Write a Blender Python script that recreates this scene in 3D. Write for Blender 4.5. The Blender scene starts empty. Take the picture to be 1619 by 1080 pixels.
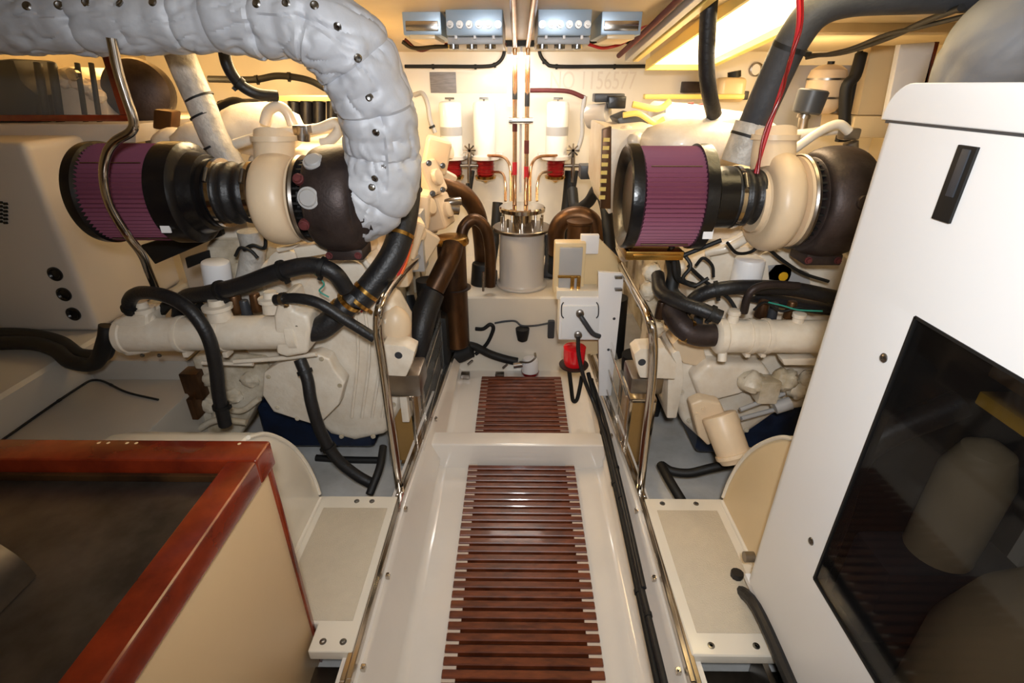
import bpy, bmesh, math, random
from mathutils import Vector, Matrix, noise
from mathutils.bvhtree import BVHTree
random.seed(7)
scn = bpy.context.scene
# ---------------------------------------------------------------- camera
F = 810.0; PITCH = math.radians(26.8); YAW = math.radians(0.6); EYE = Vector((0, 0, 1.4))
cd = bpy.data.cameras.new('camera'); cam = bpy.data.objects.new('camera', cd); scn.collection.objects.link(cam)
cam.location = EYE; cam.rotation_euler = (math.pi/2 - PITCH, 0, YAW)
cd.sensor_width = 36; cd.lens = F/1619*36; cd.clip_start = .02; cd.clip_end = 50
scn.camera = cam
# ---------------------------------------------------------------- world, exposure
scn.view_settings.view_transform = 'Standard'; scn.view_settings.look = 'None'
scn.view_settings.gamma = 1; scn.view_settings.exposure = 0.2; scn.view_settings.use_curve_mapping = False
w = bpy.data.worlds.new('world'); scn.world = w; w.use_nodes = True
w.node_tree.nodes['Background'].inputs[0].default_value = (.9, .85, .8, 1); w.node_tree.nodes['Background'].inputs[1].default_value = .05
# ---------------------------------------------------------------- lamps
def lamp(name, kind, loc, energy, color, rot=(0, 0, 0), size=.3, sy=None):
    d = bpy.data.lights.new(name, kind); d.energy = energy; d.color = color
    if kind == 'AREA':
        d.size = size
        if sy: d.shape = 'RECTANGLE'; d.size_y = sy
    elif kind == 'POINT': d.shadow_soft_size = size
    o = bpy.data.objects.new(name, d); scn.collection.objects.link(o); o.location = loc; o.rotation_euler = rot
    return o
fl = lamp('camera_flash', 'SPOT', (0.02, -.06, 1.56), 66, (.93, .965, 1), (math.radians(70), 0, math.radians(-7)))
fl.data.spot_size = math.radians(128); fl.data.spot_blend = .9; fl.data.shadow_soft_size = .05
WARM = (1, .74, .42)
lamp('fluorescent_tube_light_right', 'AREA', (.74, 2.15, 1.50), 7, (1, .80, .54), (0, 0, 0), .2, 1.0)
lamp('fluorescent_tube_light_left', 'AREA', (-.72, 2.25, 1.50), 12, WARM, (0, 0, 0), .2, .9)
lamp('outboard_lamp_left', 'POINT', (-1.55, 2.35, 1.42), 11, (1, .66, .28), size=.06)
lamp('outboard_lamp_right', 'POINT', (1.35, 2.55, 1.36), 5, (1, .70, .34), size=.06)
lamp('bulkhead_fill_light', 'AREA', (0.0, 2.62, 1.50), 5.5, (1, .95, .87), (math.radians(24), 0, 0), .35, .2)  # added light that whitens the bulkhead; no fixture is built for it
lamp('overhead_fill_light', 'AREA', (.1, .25, 1.74), 1.2, (1, .93, .84), (0, 0, 0), .5, .3)  # unseen fill light added above the camera
# ---------------------------------------------------------------- pixel rays -> points in the room
CP, SP, CY, SY = math.cos(PITCH), math.sin(PITCH), math.cos(YAW), math.sin(YAW)
def ray(px, py):
    u = (px-809.5)/F; v = (540-py)/F
    x, y, z = u, CP+v*SP, -SP+v*CP
    return Vector((x*CY-y*SY, x*SY+y*CY, z))
def P(px, py, Y): d = ray(px, py); return EYE + d*(Y/d.y)
def PZ(px, py, z): d = ray(px, py); return EYE + d*((z-EYE.z)/d.z)
def PX(px, py, x): d = ray(px, py); return EYE + d*(x/d.x)
def R(rpx, py, Y): return rpx/F*(Y/ray(810, py).y)
# ---------------------------------------------------------------- materials
def lin(h):
    h = h.lstrip('#'); c = [int(h[i:i+2], 16)/255 for i in (0, 2, 4)]
    return tuple((x/12.92 if x <= .04045 else ((x+.055)/1.055)**2.4) for x in c) + (1,)
def mat(name, hexc, rough=.5, metal=0., var=0., vscale=6., bump=0., bscale=40., coat=0., hex2=None, emit=0., trans=0., alpha=1., stretch=None, ior=None):
    m = bpy.data.materials.new(name); m.use_nodes = True; nt = m.node_tree; N = nt.nodes; L = nt.links
    b = N['Principled BSDF']; b.inputs['Roughness'].default_value = rough; b.inputs['Metallic'].default_value = metal
    c = lin(hexc); b.inputs['Base Color'].default_value = c
    if coat: b.inputs['Coat Weight'].default_value = coat; b.inputs['Coat Roughness'].default_value = .08
    if trans: b.inputs['Transmission Weight'].default_value = trans
    if ior: b.inputs['IOR'].default_value = ior
    if alpha < 1: b.inputs['Alpha'].default_value = alpha
    if emit: b.inputs['Emission Color'].default_value = c; b.inputs['Emission Strength'].default_value = emit
    tc = N.new('ShaderNodeTexCoord'); src = tc.outputs['Object']
    if stretch:
        mp = N.new('ShaderNodeMapping'); mp.inputs['Scale'].default_value = stretch; L.new(src, mp.inputs[0]); src = mp.outputs[0]
    if var or hex2:
        n = N.new('ShaderNodeTexNoise'); n.inputs['Scale'].default_value = vscale; n.inputs['Detail'].default_value = 5; n.inputs['Roughness'].default_value = .62
        L.new(src, n.inputs['Vector'])
        r = N.new('ShaderNodeValToRGB'); r.color_ramp.elements[0].position = .35; r.color_ramp.elements[1].position = .7
        d = lin(hex2) if hex2 else tuple(x*(1-var) for x in c[:3])+(1,)
        r.color_ramp.elements[0].color = d; r.color_ramp.elements[1].color = c
        L.new(n.outputs['Fac'], r.inputs[0]); L.new(r.outputs[0], b.inputs['Base Color'])
    if bump:
        n2 = N.new('ShaderNodeTexNoise'); n2.inputs['Scale'].default_value = bscale; n2.inputs['Detail'].default_value = 3
        L.new(src, n2.inputs['Vector'])
        bp = N.new('ShaderNodeBump'); bp.inputs['Strength'].default_value = bump; bp.inputs['Distance'].default_value = .01
        L.new(n2.outputs['Fac'], bp.inputs['Height']); L.new(bp.outputs[0], b.inputs['Normal'])
    return m
M = dict(
 gel=mat('white_gelcoat', '#e6dccb', .22, var=.05, vscale=3, coat=.4, bump=.05, bscale=9),
 walkfloor=mat('walkway_gelcoat', '#e4dbd0', .2, var=.05, vscale=4, coat=.5, bump=.06, bscale=8),
 nonskid=mat('nonskid_cream', '#cdbfa9', .65, var=.06, vscale=30, bump=.35, bscale=260),
 wall=mat('bulkhead_paint', '#efe6d6', .35, var=.04, vscale=3),
 ceil=mat('overhead_panel', '#d9c7a4', .45, var=.12, vscale=4),
 hull=mat('hull_paint', '#d8c8a6', .5, var=.1, vscale=3),
 bilge=mat('bilge_paint', '#c9c8c6', .35, hex2='#a9a7a2', vscale=5, bump=.1, bscale=12),
 eng=mat('engine_enamel', '#e9dfcf', .38, hex2='#dccdb8', vscale=14, bump=.25, bscale=28, coat=.15),
 engd=mat('engine_enamel_soiled', '#e0d6c4', .45, hex2='#a8987c', vscale=9, bump=.35, bscale=30),
 cream=mat('compressor_cream', '#e2c9a8', .4, var=.08, vscale=8, bump=.1, bscale=30),
 gen=mat('sound_shield_paint', '#c3bab0', .5, var=.05, vscale=3),
 cabinet=mat('cabinet_white', '#e9e8e8', .32, var=.02, vscale=2),
 tankside=mat('tank_cream', '#e3cba2', .4, var=.05, vscale=3),
 ledge=mat('ledge_darkened_gelcoat', '#b3aca1', .4, var=.08, vscale=3, bump=.05, bscale=9),  # gelcoat darkened in colour for the weaker flash on the left
 locker=mat('locker_darkened_cream', '#d6b88f', .42, var=.05, vscale=3),  # cream side darkened in colour for flash falloff
 tan=mat('tan_enamel', '#a07a45', .35, var=.15, vscale=6),
 rubber=mat('black_rubber', '#1c1b1d', .45, var=.3, vscale=30, bump=.15, bscale=120),
 ribbed=mat('black_plastic', '#0d0c0e', .28, bump=.1, bscale=60),
 black=mat('flat_black', '#0b0a0a', .6),
 greyrub=mat('grey_foam_sleeve', '#3b3d42', .62, var=.25, vscale=20, bump=.15, bscale=80),
 steel=mat('polished_stainless', '#cfc7bd', .13, 1., var=.15, vscale=5, bump=.04, bscale=10),
 brushed=mat('brushed_stainless', '#a29a92', .32, 1., var=.25, vscale=10),
 brass=mat('gold_clamp', '#c79b52', .25, 1.),
 bronze=mat('heat_stained_steel', '#74502f', .38, .7, hex2='#35261d', vscale=7, stretch=(1, 1, .35), bump=.1, bscale=20),
 turb=mat('turbine_cast_iron', '#4a3e3b', .5, .55, hex2='#2f2624', vscale=10, bump=.1, bscale=120),
 rust=mat('rust_red', '#6b3030', .7, .2, var=.3, vscale=30),
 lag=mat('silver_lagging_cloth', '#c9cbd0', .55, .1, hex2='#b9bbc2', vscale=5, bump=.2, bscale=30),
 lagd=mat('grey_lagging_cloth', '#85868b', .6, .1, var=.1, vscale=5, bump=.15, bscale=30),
 lag2=mat('white_wrap_tape', '#c9c4bc', .5, .1, hex2='#a8a29a', vscale=20, bump=.4, bscale=60),
 stud=mat('stud_metal', '#8f8d8b', .25, 1.),
 pleat=mat('filter_gauze_maroon', '#80465a', .6),
 mahog=mat('varnished_mahogany', '#8a2f14', .2, hex2='#5a1a0b', vscale=8, stretch=(1, 1, 1), coat=.6),
 teak=mat('teak_slats', '#7e3e20', .36, hex2='#4e2210', vscale=5, stretch=(3, 12, 3), coat=.15),
 tray=mat('dark_scuffed_metal', '#7a7068', .34, .8, hex2='#4a443e', vscale=5, bump=.1, bscale=6),
 red=mat('red_lens', '#c8101a', .12, coat=.5, emit=.12),
 redbowl=mat('red_bowl', '#7d1216', .2, coat=.4),
 redwire=mat('red_wire', '#b3202c', .4),
 orange=mat('orange_wire', '#d85a1c', .4),
 green=mat('green_wire', '#2f8f7c', .4),
 blue=mat('oil_pan_navy', '#152642', .35, hex2='#0a1120', vscale=8),
 bluegrey=mat('module_blue_grey', '#9fb0c0', .35, .3),
 greypl=mat('grey_plastic', '#a9a7a6', .4),
 white=mat('white_plastic', '#eceaea', .35),
 whiteg=mat('filter_white', '#efeee8', .25, coat=.3),
 dark=mat('charcoal_box', '#35373c', .4),
 yellow=mat('yellow_label', '#d8a21c', .5),
 clearj=mat('amber_plastic', '#e0c79a', .3),
 glassd=mat('smoked_glass', '#141211', .04, alpha=.38),
 glassc=mat('clear_acrylic', '#e8eef0', .02, alpha=.07),
 lampm=mat('lamp_diffuser', '#ffe6ae', .4, emit=5.5),
 lampf=mat('lamp_frame_yellow', '#e2c66e', .4),
 inlay=mat('slat_end_white', '#c9b7a6', .35),
 plaque=mat('data_plate_grey', '#6f6a6b', .45, hex2='#8f8a8a', vscale=60, stretch=(.3, 1, 3)),
 ghost=mat('stamped_letters', '#e0d4c4', .4),
 bucket=mat('enamelled_steel', '#d3cdc6', .25, var=.04, coat=.3),
 copper=mat('copper_pipe', '#b8703a', .25, 1., hex2='#c9b59a', vscale=6),
 tanjug=mat('beige_tank_plastic', '#b09a78', .45, var=.06, vscale=3),
 mirror=mat('mirror_glass', '#d8d2c8', .02, 1.),
)
# ---------------------------------------------------------------- geometry helpers
def V(p):
    if isinstance(p, Vector): return p.copy()
    p = tuple(p)
    return P(*p) if abs(p[0]) > 5 or abs(p[1]) > 5 else Vector(p)
def merge(b, t):
    me = bpy.data.meshes.new('t'); t.to_mesh(me); t.free(); b.from_mesh(me); bpy.data.meshes.remove(me)
def bev(t, r, seg=2):
    if r > 0: bmesh.ops.bevel(t, geom=[e for e in t.edges if e.calc_face_angle(0) > .5], offset=r, segments=seg, profile=.6, affect='EDGES', clamp_overlap=True)
def box(b, x0, x1, y0, y1, z0, z1, r=0., mtx=None, seg=2):
    t = bmesh.new(); bmesh.ops.create_cube(t, size=1)
    bmesh.ops.scale(t, vec=(abs(x1-x0), abs(y1-y0), abs(z1-z0)), verts=t.verts)
    bev(t, r, seg)
    bmesh.ops.translate(t, vec=((x0+x1)/2, (y0+y1)/2, (z0+z1)/2), verts=t.verts)
    if mtx: bmesh.ops.transform(t, matrix=mtx, verts=t.verts)
    merge(b, t)
def pbox(b, px0, py0, px1, py1, Y, depth, r=.004):
    """upright box whose front face at distance Y covers the given rectangle of the picture"""
    cx, cy = (px0+px1)/2, (py0+py1)/2
    box(b, P(px0, cy, Y).x, P(px1, cy, Y).x, Y, Y+depth, P(cx, py1, Y).z, P(cx, py0, Y).z, r)
def frame_of(d):
    d = d.normalized(); a = Vector((0, 0, 1)) if abs(d.z) < .9 else Vector((0, 1, 0))
    u = d.cross(a).normalized(); return u, d.cross(u).normalized()
def lathe(b, o, d, prof, seg=28, caps=True):
    o = V(o); d = Vector(d).normalized(); u, v = frame_of(d); rings = []
    for t, r in prof:
        r = max(r, 1e-4)
        rings.append([b.verts.new(o + d*t + (u*math.cos(2*math.pi*k/seg)+v*math.sin(2*math.pi*k/seg))*r) for k in range(seg)])
    for A, B in zip(rings, rings[1:]):
        for k in range(seg): b.faces.new((A[k], A[(k+1) % seg], B[(k+1) % seg], B[k]))
    if caps:
        b.faces.new(rings[0][::-1]); b.faces.new(rings[-1])
def cyl(b, p0, p1, r, r1=None, seg=24, rd=.0):
    p0, p1 = V(p0), V(p1); d = p1-p0; L = d.length; r1 = r if r1 is None else r1
    if rd: lathe(b, p0, d, [(0, r-rd), (rd*.3, r-rd*.3), (rd, r), (L-rd, r1), (L-rd*.3, r1-rd*.3), (L, r1-rd)], seg)
    else: lathe(b, p0, d, [(0, r), (L, r1)], seg)
def spline(pts, n=6):
    if len(pts) < 3: return pts
    q = [pts[0]*2-pts[1]] + pts + [pts[-1]*2-pts[-2]]; out = []
    for i in range(1, len(q)-2):
        a, p, c, d = q[i-1], q[i], q[i+1], q[i+2]
        for k in range(n):
            t = k/n; out.append(.5*((2*p)+(c-a)*t+(2*a-5*p+4*c-d)*t*t+(3*p-a-3*c+d)*t**3))
    return out+[pts[-1]]
def sweep(b, pts, radf, seg=14, caps=True):
    tang = [(pts[min(i+1, len(pts)-1)]-pts[max(i-1, 0)]).normalized() for i in range(len(pts))]
    u, v = frame_of(tang[0]); rings = []
    for i, p in enumerate(pts):
        if i:
            q = tang[i-1].rotation_difference(tang[i]); u = q @ u; v = q @ v
        rr = []
        for k in range(seg):
            a = 2*math.pi*k/seg; n = u*math.cos(a)+v*math.sin(a); rr.append(b.verts.new(p+n*radf(i, a, p, n)))
        rings.append(rr)
    for A, B in zip(rings, rings[1:]):
        for k in range(seg): b.faces.new((A[k], B[k], B[(k+1) % seg], A[(k+1) % seg]))
    if caps: b.faces.new(rings[0]); b.faces.new(rings[-1][::-1])
def tube(b, pts, r, seg=12, sm=True, n=6):
    pts = [V(p) for p in pts]
    if sm: pts = spline(pts, n)
    sweep(b, pts, lambda i, a, p, nn: r, seg)
def plate(b, poly, Y, depth, r=.006, seg=2):
    """solid casting: outline at distance Y, real depth behind it"""
    t = bmesh.new(); fr = [t.verts.new(P(x, y, Y)) for x, y in poly]; f = t.faces.new(fr)
    bk = bmesh.ops.extrude_face_region(t, geom=[f]); bmesh.ops.translate(t, vec=(0, depth, 0), verts=[g for g in bk['geom'] if isinstance(g, bmesh.types.BMVert)])
    bmesh.ops.recalc_face_normals(t, faces=t.faces); bev(t, r, seg); merge(b, t)
def prism(b, pts, ext, r=0., seg=2):
    t = bmesh.new(); f = t.faces.new([t.verts.new(V(p)) for p in pts])
    bk = bmesh.ops.extrude_face_region(t, geom=[f]); bmesh.ops.translate(t, vec=ext, verts=[g for g in bk['geom'] if isinstance(g, bmesh.types.BMVert)])
    bmesh.ops.recalc_face_normals(t, faces=t.faces); bev(t, r, seg); merge(b, t)
def ball(b, c, r, sc=(1, 1, 1), seg=20, lump=0.):
    t = bmesh.new(); bmesh.ops.create_uvsphere(t, u_segments=seg, v_segments=seg//2+2, radius=1); c = V(c)
    for vv in t.verts:
        k = 1+lump*noise.noise(vv.co*2.3+c*7); vv.co = Vector((vv.co.x*sc[0], vv.co.y*sc[1], vv.co.z*sc[2]))*r*k + c
    merge(b, t)
def bolt(b, c, d, r=.006, h=.005):
    c = V(c); d = Vector(d).normalized()
    lathe(b, c-d*.002, d, [(0, r*1.35), (.003, r*1.35)], 12); lathe(b, c, d, [(0, r), (h, r*.92)], 6)
# ---------------------------------------------------------------- object helpers
TH = {}
def new(): return bmesh.new()
def fin(name, b, m, origin, smooth=35):
    bmesh.ops.recalc_face_normals(b, faces=b.faces)
    me = bpy.data.meshes.new(name); b.to_mesh(me); b.free()
    me.transform(Matrix.Translation(-origin)); me.materials.append(M[m] if isinstance(m, str) else m)
    me.shade_smooth(); me.set_sharp_from_angle(angle=math.radians(smooth))
    o = bpy.data.objects.new(name, me); scn.collection.objects.link(o); return o
def tag(o, label, cat, group=None, kind=None):
    if label: o['label'] = label
    if cat: o['category'] = cat
    if group: o['group'] = group
    if kind: o['kind'] = kind
    return o
def thing(name, label, cat, base, group=None):
    o = bpy.data.objects.new(name, None); scn.collection.objects.link(o); o.location = V(base); o.empty_display_size = .05
    return tag(o, label, cat, group)
def part(name, b, m, parent, label=None):
    root = parent.parent if parent.parent else parent
    o = fin(name, b, m, root.location); o.parent = parent
    if label: o['label'] = label
    return o
def solo(name, b, m, label, cat, group=None):
    mn = Vector((min(v.co.x for v in b.verts), min(v.co.y for v in b.verts), min(v.co.z for v in b.verts)))
    mx = Vector((max(v.co.x for v in b.verts), max(v.co.y for v in b.verts), max(v.co.z for v in b.verts)))
    org = Vector(((mn.x+mx.x)/2, (mn.y+mx.y)/2, mn.z)); o = fin(name, b, m, org); o.location = org
    return tag(o, label, cat, group)
def struct(name, b, m, label=None):
    o = fin(name, b, m, Vector((0, 0, 0))); o['kind'] = 'structure'
    if label: o['label'] = label
    return o
def copy_tree(o, parent=None):
    c = o.copy(); scn.collection.objects.link(c); c.parent = parent
    for ch in list(o.children): copy_tree(ch, c)
    return c
def surf(o, px, py):
    """point and normal where the sight line through a pixel meets a built mesh"""
    me = o.data; off = (o.parent.location if o.parent else o.location)
    if o.parent and o.parent.parent: off = o.parent.parent.location
    bv = BVHTree.FromPolygons([v.co+off for v in me.vertices], [p.vertices for p in me.polygons])
    h = bv.ray_cast(EYE, ray(px, py).normalized()); return (h[0], h[1]) if h[0] else (None, None)
def rod(name, label, cat, m, pts, r, group=None, seg=12, clips=(), clipm='black', clipr=1.25, clipname='cable_tie', ends=None, parts=()):
    """a hose, pipe or cable with its ties or clamps"""
    pts = [V(p) for p in pts]; sp = spline(pts, 8)
    if not clips and not ends and not parts:
        b = new(); tube(b, pts, r, seg, n=8); return solo(name, b, m, label, cat, group)
    t = thing(name, label, cat, min(pts, key=lambda p: p.z), group)
    b = new(); tube(b, pts, r, seg, n=8); part('hose_body' if 'hose' in name else ('cable_body' if 'cable' in name else 'pipe_body'), b, m, t)
    for f in clips:
        i = min(len(sp)-2, max(0, int(f*(len(sp)-1)))); p = sp[i]; d = (sp[i+1]-sp[i]).normalized(); b = new()
        lathe(b, p-d*.006, d, [(0, r), (0, r*clipr), (.012, r*clipr), (.012, r)], 18)
        box(b, -r*.35, r*.35, -r*.3, r*.3, 0, .011, 0, Matrix.Translation(p-d*.006)@d.to_track_quat('Z', 'Y').to_matrix().to_4x4()@Matrix.Translation((0, -r*clipr, 0)))
        part(clipname, b, clipm, t)
    return t
# ================================================================ SETTING
YB = 3.12
def ceil_z(y): return 1.82-.122*y if y < 1.73 else 1.609-.045*(y-1.73)
def lamp_z(y): return 1.82-.122*y
b = new(); box(b, -2.1, 2.1, YB, YB+.08, -.3, 1.9); struct('wall_back', b, 'wall')
b = new(); box(b, -2.1, -2.0, -1.2, YB+.08, -.3, 2.1); struct('wall_left', b, 'hull')
b = new(); box(b, 2.0, 2.1, -1.2, YB+.08, -.3, 2.1); struct('wall_right', b, 'hull')
b = new(); box(b, -2.1, 2.1, -1.3, -1.2, -.3, 2.1); struct('wall_front', b, 'wall')
b = new()
for y0_, y1_ in ((-1.3, 1.73), (1.73, YB+.08)):
    prism(b, [Vector((-2.1, y0_, ceil_z(y0_))), Vector((2.1, y0_, ceil_z(y0_))), Vector((2.1, y1_, ceil_z(y1_))), Vector((-2.1, y1_, ceil_z(y1_)))], Vector((0, 0, .08)))
struct('ceiling', b, 'ceil')
# walkway trough: floor, sloping coamings, flange
b = new(); box(b, -.30, .345, -1.2, 2.6, -.05, 0, 0)
struct('floor', b, 'walkfloor')
b = new(); box(b, -2.0, -.44, .2, YB, -.28, .03); box(b, .46, 2.0, .2, YB, -.28, .03); struct('floor', b, 'bilge')['label'] = 'pale grey bilge floor under the engines'
def coaming(name, xs, xe_n, xe_f):
    b = new(); pts = []
    s = 1 if xe_n > 0 else -1
    for y, xe in ((-1.2, xe_n), (.7, xe_n), (1.3, xe_n), (2.6, xe_f)):
        k = xs if y < 2.5 else xs
        pts.append([Vector((k-s*.015, y, -.0)), Vector((k, y, .002)), Vector((k+s*.016, y, .014)), Vector((xe-s*.012, y, .125)), Vector((xe, y, .142)), Vector((xe+s*.05, y, .145)), Vector((xe+s*.05, y, -.05)), Vector((k-s*.015, y, -.05))])
    rows = [[b.verts.new(p) for p in r] for r in pts]
    for A, B in zip(rows, rows[1:]):
        for i in range(8): b.faces.new((A[i], A[(i+1) % 8], B[(i+1) % 8], B[i]))
    b.faces.new(rows[0]); b.faces.new(rows[-1][::-1])
    struct(name, b, 'walkfloor')
coaming('trim_1', -.297, -.372, -.30)
coaming('trim_2', .335, .40, .35)
b = new(); box(b, -.35, .385, 1.63, 1.715, -.02, .117, .012, seg=3); struct('trim_3', b, 'walkfloor')
# raised platform against the bulkhead
b = new(); box(b, -.46, .46, 2.42, YB, -.2, .43, .022, seg=3); struct('trim_4', b, 'gel')
# hull ledges outboard
b = new(); box(b, -2.0, -1.58, .6, YB, -.28, .545, .03, seg=3); struct('trim_5', b, 'ledge')
b = new(); box(b, -1.59, -1.16, .6, 1.62, -.28, .42, .01); box(b, -1.59, -1.2, 1.62, YB, -.28, .50, .05); struct('trim_6', b, 'ledge')
b = new(); box(b, 1.25, 2.0, .9, YB, -.28, .5, .03); struct('trim_7', b, 'gel')
# side shelf ledge below upper left frame
b = new(); prism(b, [P(-160, 196, 2.0), P(215, 196, 2.0), P(215, 226, 2.0), P(-160, 226, 2.0)], Vector((0, .9, 0)), .006); struct('trim_8', b, 'gen')
# ================================================================ WALKWAY
def grating(y0, y1, x0, x1, lab):
    t = thing('floor_grating', lab, 'floor grating', (0.022, (y0+y1)/2, 0), 'teak floor gratings'); b = new(); pitch = .0335; y = y0; k = 0
    while y+.022 < y1:
        box(b, x0, x1, y, y+.023, .006, .026, .0025, seg=1)
        y += pitch; k += 1
    part('slats', b, 'teak', t)
    y = y0; sp_ = None
    while y+pitch < y1:
        for a in ((x0, x0+.036), (x1-.036, x1)):
            e = new(); box(e, a[0], a[1], y+.0232, y+.0333, .006, .0205); part('edge_spacer', e, 'inlay', t, 'pale spacer between slat ends')
        y += pitch
    r = new(); box(r, x0+.002, x1-.002, y0, y1, .0004, .0022); part('gap_shade', r, 'black', t, 'black sheet standing in for shade under the slats')  # black sheet added as shade in the slat gaps
    r = new()
    for x in (x0+.06, (x0+x1)/2-.06, (x0+x1)/2+.06, x1-.06): box(r, x-.011, x+.011, y0, y1, .0005, .0062)
    part('runner', r, 'black', t)
grating(.655, 1.627, -.192, .234, 'long dark teak slatted grating in the walkway nearest the viewer')
grating(1.722, 2.345, -.183, .232, 'shorter teak slatted grating beyond the white threshold')
def rail(lab, pts, dx):
    pts = [Vector(p) for p in pts]; t = thing('coaming_rail', lab, 'rail', pts[0], 'stainless coaming rails')
    b = new()
    for k, o in enumerate((0, .016)):
        for A, B in zip(pts, pts[1:]):
            q = [A+Vector((dx*o, 0, 0)), A+Vector((dx*(o+.013), 0, 0)), B+Vector((dx*(o+.013), 0, 0)), B+Vector((dx*o, 0, 0))]
            prism(b, q, Vector((0, 0, .018 if k else .028)), .002, 1)
    part('edge_bar', b, 'steel', t)
    n = 7
    for i in range(n):
        f = (i+.5)/n; s = f*(len(pts)-1); j = int(s); p = pts[j].lerp(pts[j+1], s-j); b = new()
        box(b, p.x-dx*.012-.006, p.x-dx*.012+.006, p.y-.007, p.y+.007, p.z-.012, p.z+.002, .002); bolt(b, p+Vector((-dx*.013, 0, .002)), (0, 0, 1), .004)
        part('rail_bolt', b, 'steel', t)
rail('polished stainless edge rail along the left side of the walkway', [(-.378, -.2, .147), (-.378, .70, .147), (-.376, 1.3, .147), (-.30, 2.6, .147)], -1)
rail('polished stainless edge rail along the right side of the walkway', [(.402, -.2, .147), (.402, .70, .147), (.408, 1.3, .147), (.36, 2.3, .147)], 1)
# side shelves
def shelf(lab, x0, x1, s):
    t = thing('side_shelf', lab, 'shelf', ((x0+x1)/2, 1.0, .0), 'cream moulded shelves beside the walkway')
    b = new()
    if s < 0: prism(b, [Vector((x0, .838, .135)), Vector((-.505, .838, .135)), Vector((-.505, .765, .135)), Vector((x1, .765, .135)), Vector((x1, 1.29, .135)), Vector((x0, 1.29, .135))], Vector((0, 0, .033)), .006, 3)
    else: box(b, x0, x1, .765, 1.29, .135, .168, .008, seg=3)
    part('shelf_panel', b, 'gel', t)
    b = new(); box(b, x0+.03, x1-(.022 if s < 0 else .036), .845 if s < 0 else .822, 1.235, .166, .1695, .0015); part('nonskid_pad', b, 'nonskid', t)
    i = 0
    for x in ((-.475, -.425) if s < 0 else (x0+.055, x0+.165)):
        for y in (.79, 1.265):
            xx = x - (.05 if s < 0 and y > 1 else 0)
            b = new(); lathe(b, (xx, y, .167), (0, 0, 1), [(0, .009), (.0025, .0085), (.003, .004), (.001, .003)], 14); part('screw', b, 'stud', t)
    b = new(); box(b, (x0+x1)/2-.05, (x0+x1)/2+.05, .90, 1.22, .03, .136); part('support', b, 'brushed', t)
    b = new(); xo = x1 if s > 0 else x0
    yb_ = .845 if s < 0 else .985
    prof = [(1.283, .14), (1.281, .19), (1.270, .26), (1.246, .34), (1.210, .42), (1.165, .49), (1.110, .555), (1.060, .60), (1.0, .635)]
    pts = [Vector((xo-s*.004, y, z)) for y, z in prof] + [Vector((xo-s*.004, yb_, .66)), Vector((xo-s*.004, yb_, .14))]
    prism(b, pts, Vector((s*.34, 0, 0)), .012, 3); fr_ = part('fairing', b, 'tankside' if s > 0 else 'gel', t, 'round-shouldered cream fairing')
    b = new(); rim = [Vector((xo-s*.006, y-.004, z-.002)) for y, z in prof[1:]]; tube(b, rim, .006, 8); tube(b, [Vector((xo-s*.006, 1.275, .17)), Vector((xo-s*.006, yb_+.005, .17))], .007, 8, sm=False); part('raised_edge', b, 'gel', fr_)
shelf('cream non-skid shelf with screws left of the walkway', -.655, -.395, -1)
shelf('cream non-skid shelf with screws right of the walkway', .425, .685, 1)
b = new(); box(b, -.66, -.40, .50, .80, .03, .05, .004); box(b, -.60, -.585, .50, .80, .03, .14, .002)
solo('bilge_bracket', b, 'brushed', 'dull stainless bracket in the gap below the left shelf edge', 'bracket')
b = new(); box(b, .43, .69, .50, .80, .03, .05, .004); box(b, .60, .615, .50, .80, .03, .14, .002)
solo('bilge_bracket', b, 'brushed', 'dull stainless bracket in the gap below the right shelf edge', 'bracket')
# handrails
def handrail(lab, pts, feet):
    t = thing('handrail', lab, 'handrail', feet[0], 'stainless handrails by the engines')
    b = new(); tube(b, pts, .0135, 16, n=10); part('rail_tube', b, 'steel', t)
    for f in feet:
        b = new(); lathe(b, f, (0, 0, 1), [(0, .026), (.005, .026), (.008, .018)], 20); part('foot_flange', b, 'steel', t)
handrail('bent stainless handrail rising beside the left engine', [P(632, 778, 1.345), P(622, 700, 1.345), P(604, 570, 1.345), P(597, 520, 1.345), P(603, 478, 1.37), P(628, 440, 1.62), P(664, 403, 2.05), P(690, 374, 2.45)], [P(632, 784, 1.345)])
b = new(); tube(b, [P(660, 700, 1.7), P(626, 600, 1.5), P(612, 560, 1.36)], .008)
handrail('bent stainless handrail rising beside the right engine', [P(1012, 782, 1.345), P(1020, 700, 1.345), P(1031, 600, 1.345), P(1033, 545, 1.345), P(1027, 505, 1.37), P(1005, 462, 1.6), P(985, 425, 1.95), P(972, 395, 2.3)], [P(1012, 788, 1.345)])
b.free()
# stainless mount stands with clear guards
def stand(lab, x0, x1, y, s):
    t = thing('mount_stand', lab, 'stand', ((x0+x1)/2, y, .03), 'stainless engine mount stands'); b = new()
    for xx in (x0, x1-.012): box(b, xx, xx+.012, y, y+.012, .03, .34, .001)
    for xx in (x0, x1-.012): box(b, xx, xx+.012, y+.20, y+.212, .03, .34, .001)
    box(b, x0, x1, y-.002, y+.214, .34, .355, .003); box(b, x0-.04*s, x1, y, y+.3, .03, .045, .003)
    part('frame', b, 'steel', t)
    b = new(); box(b, x0+.014, x1-.014, y+.02, y+.19, .045, .338); part('block', b, 'tan', t, 'tan block inside the stand')
    b = new(); xg = x1+.03 if s < 0 else x0-.03
    box(b, xg, xg+.006, y-.05, y+.55, .15, .44); part('guard_pane', b, 'glassc', t, 'clear acrylic splash guard')
    b = new()
    for zz in (.2, .3, .4): tube(b, [Vector((xg+.003, y-.05, zz)), Vector((xg+.003, y+.55, zz+.01))], .003, 6, sm=False)
    part('guard_wire', b, 'steel', t)
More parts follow.
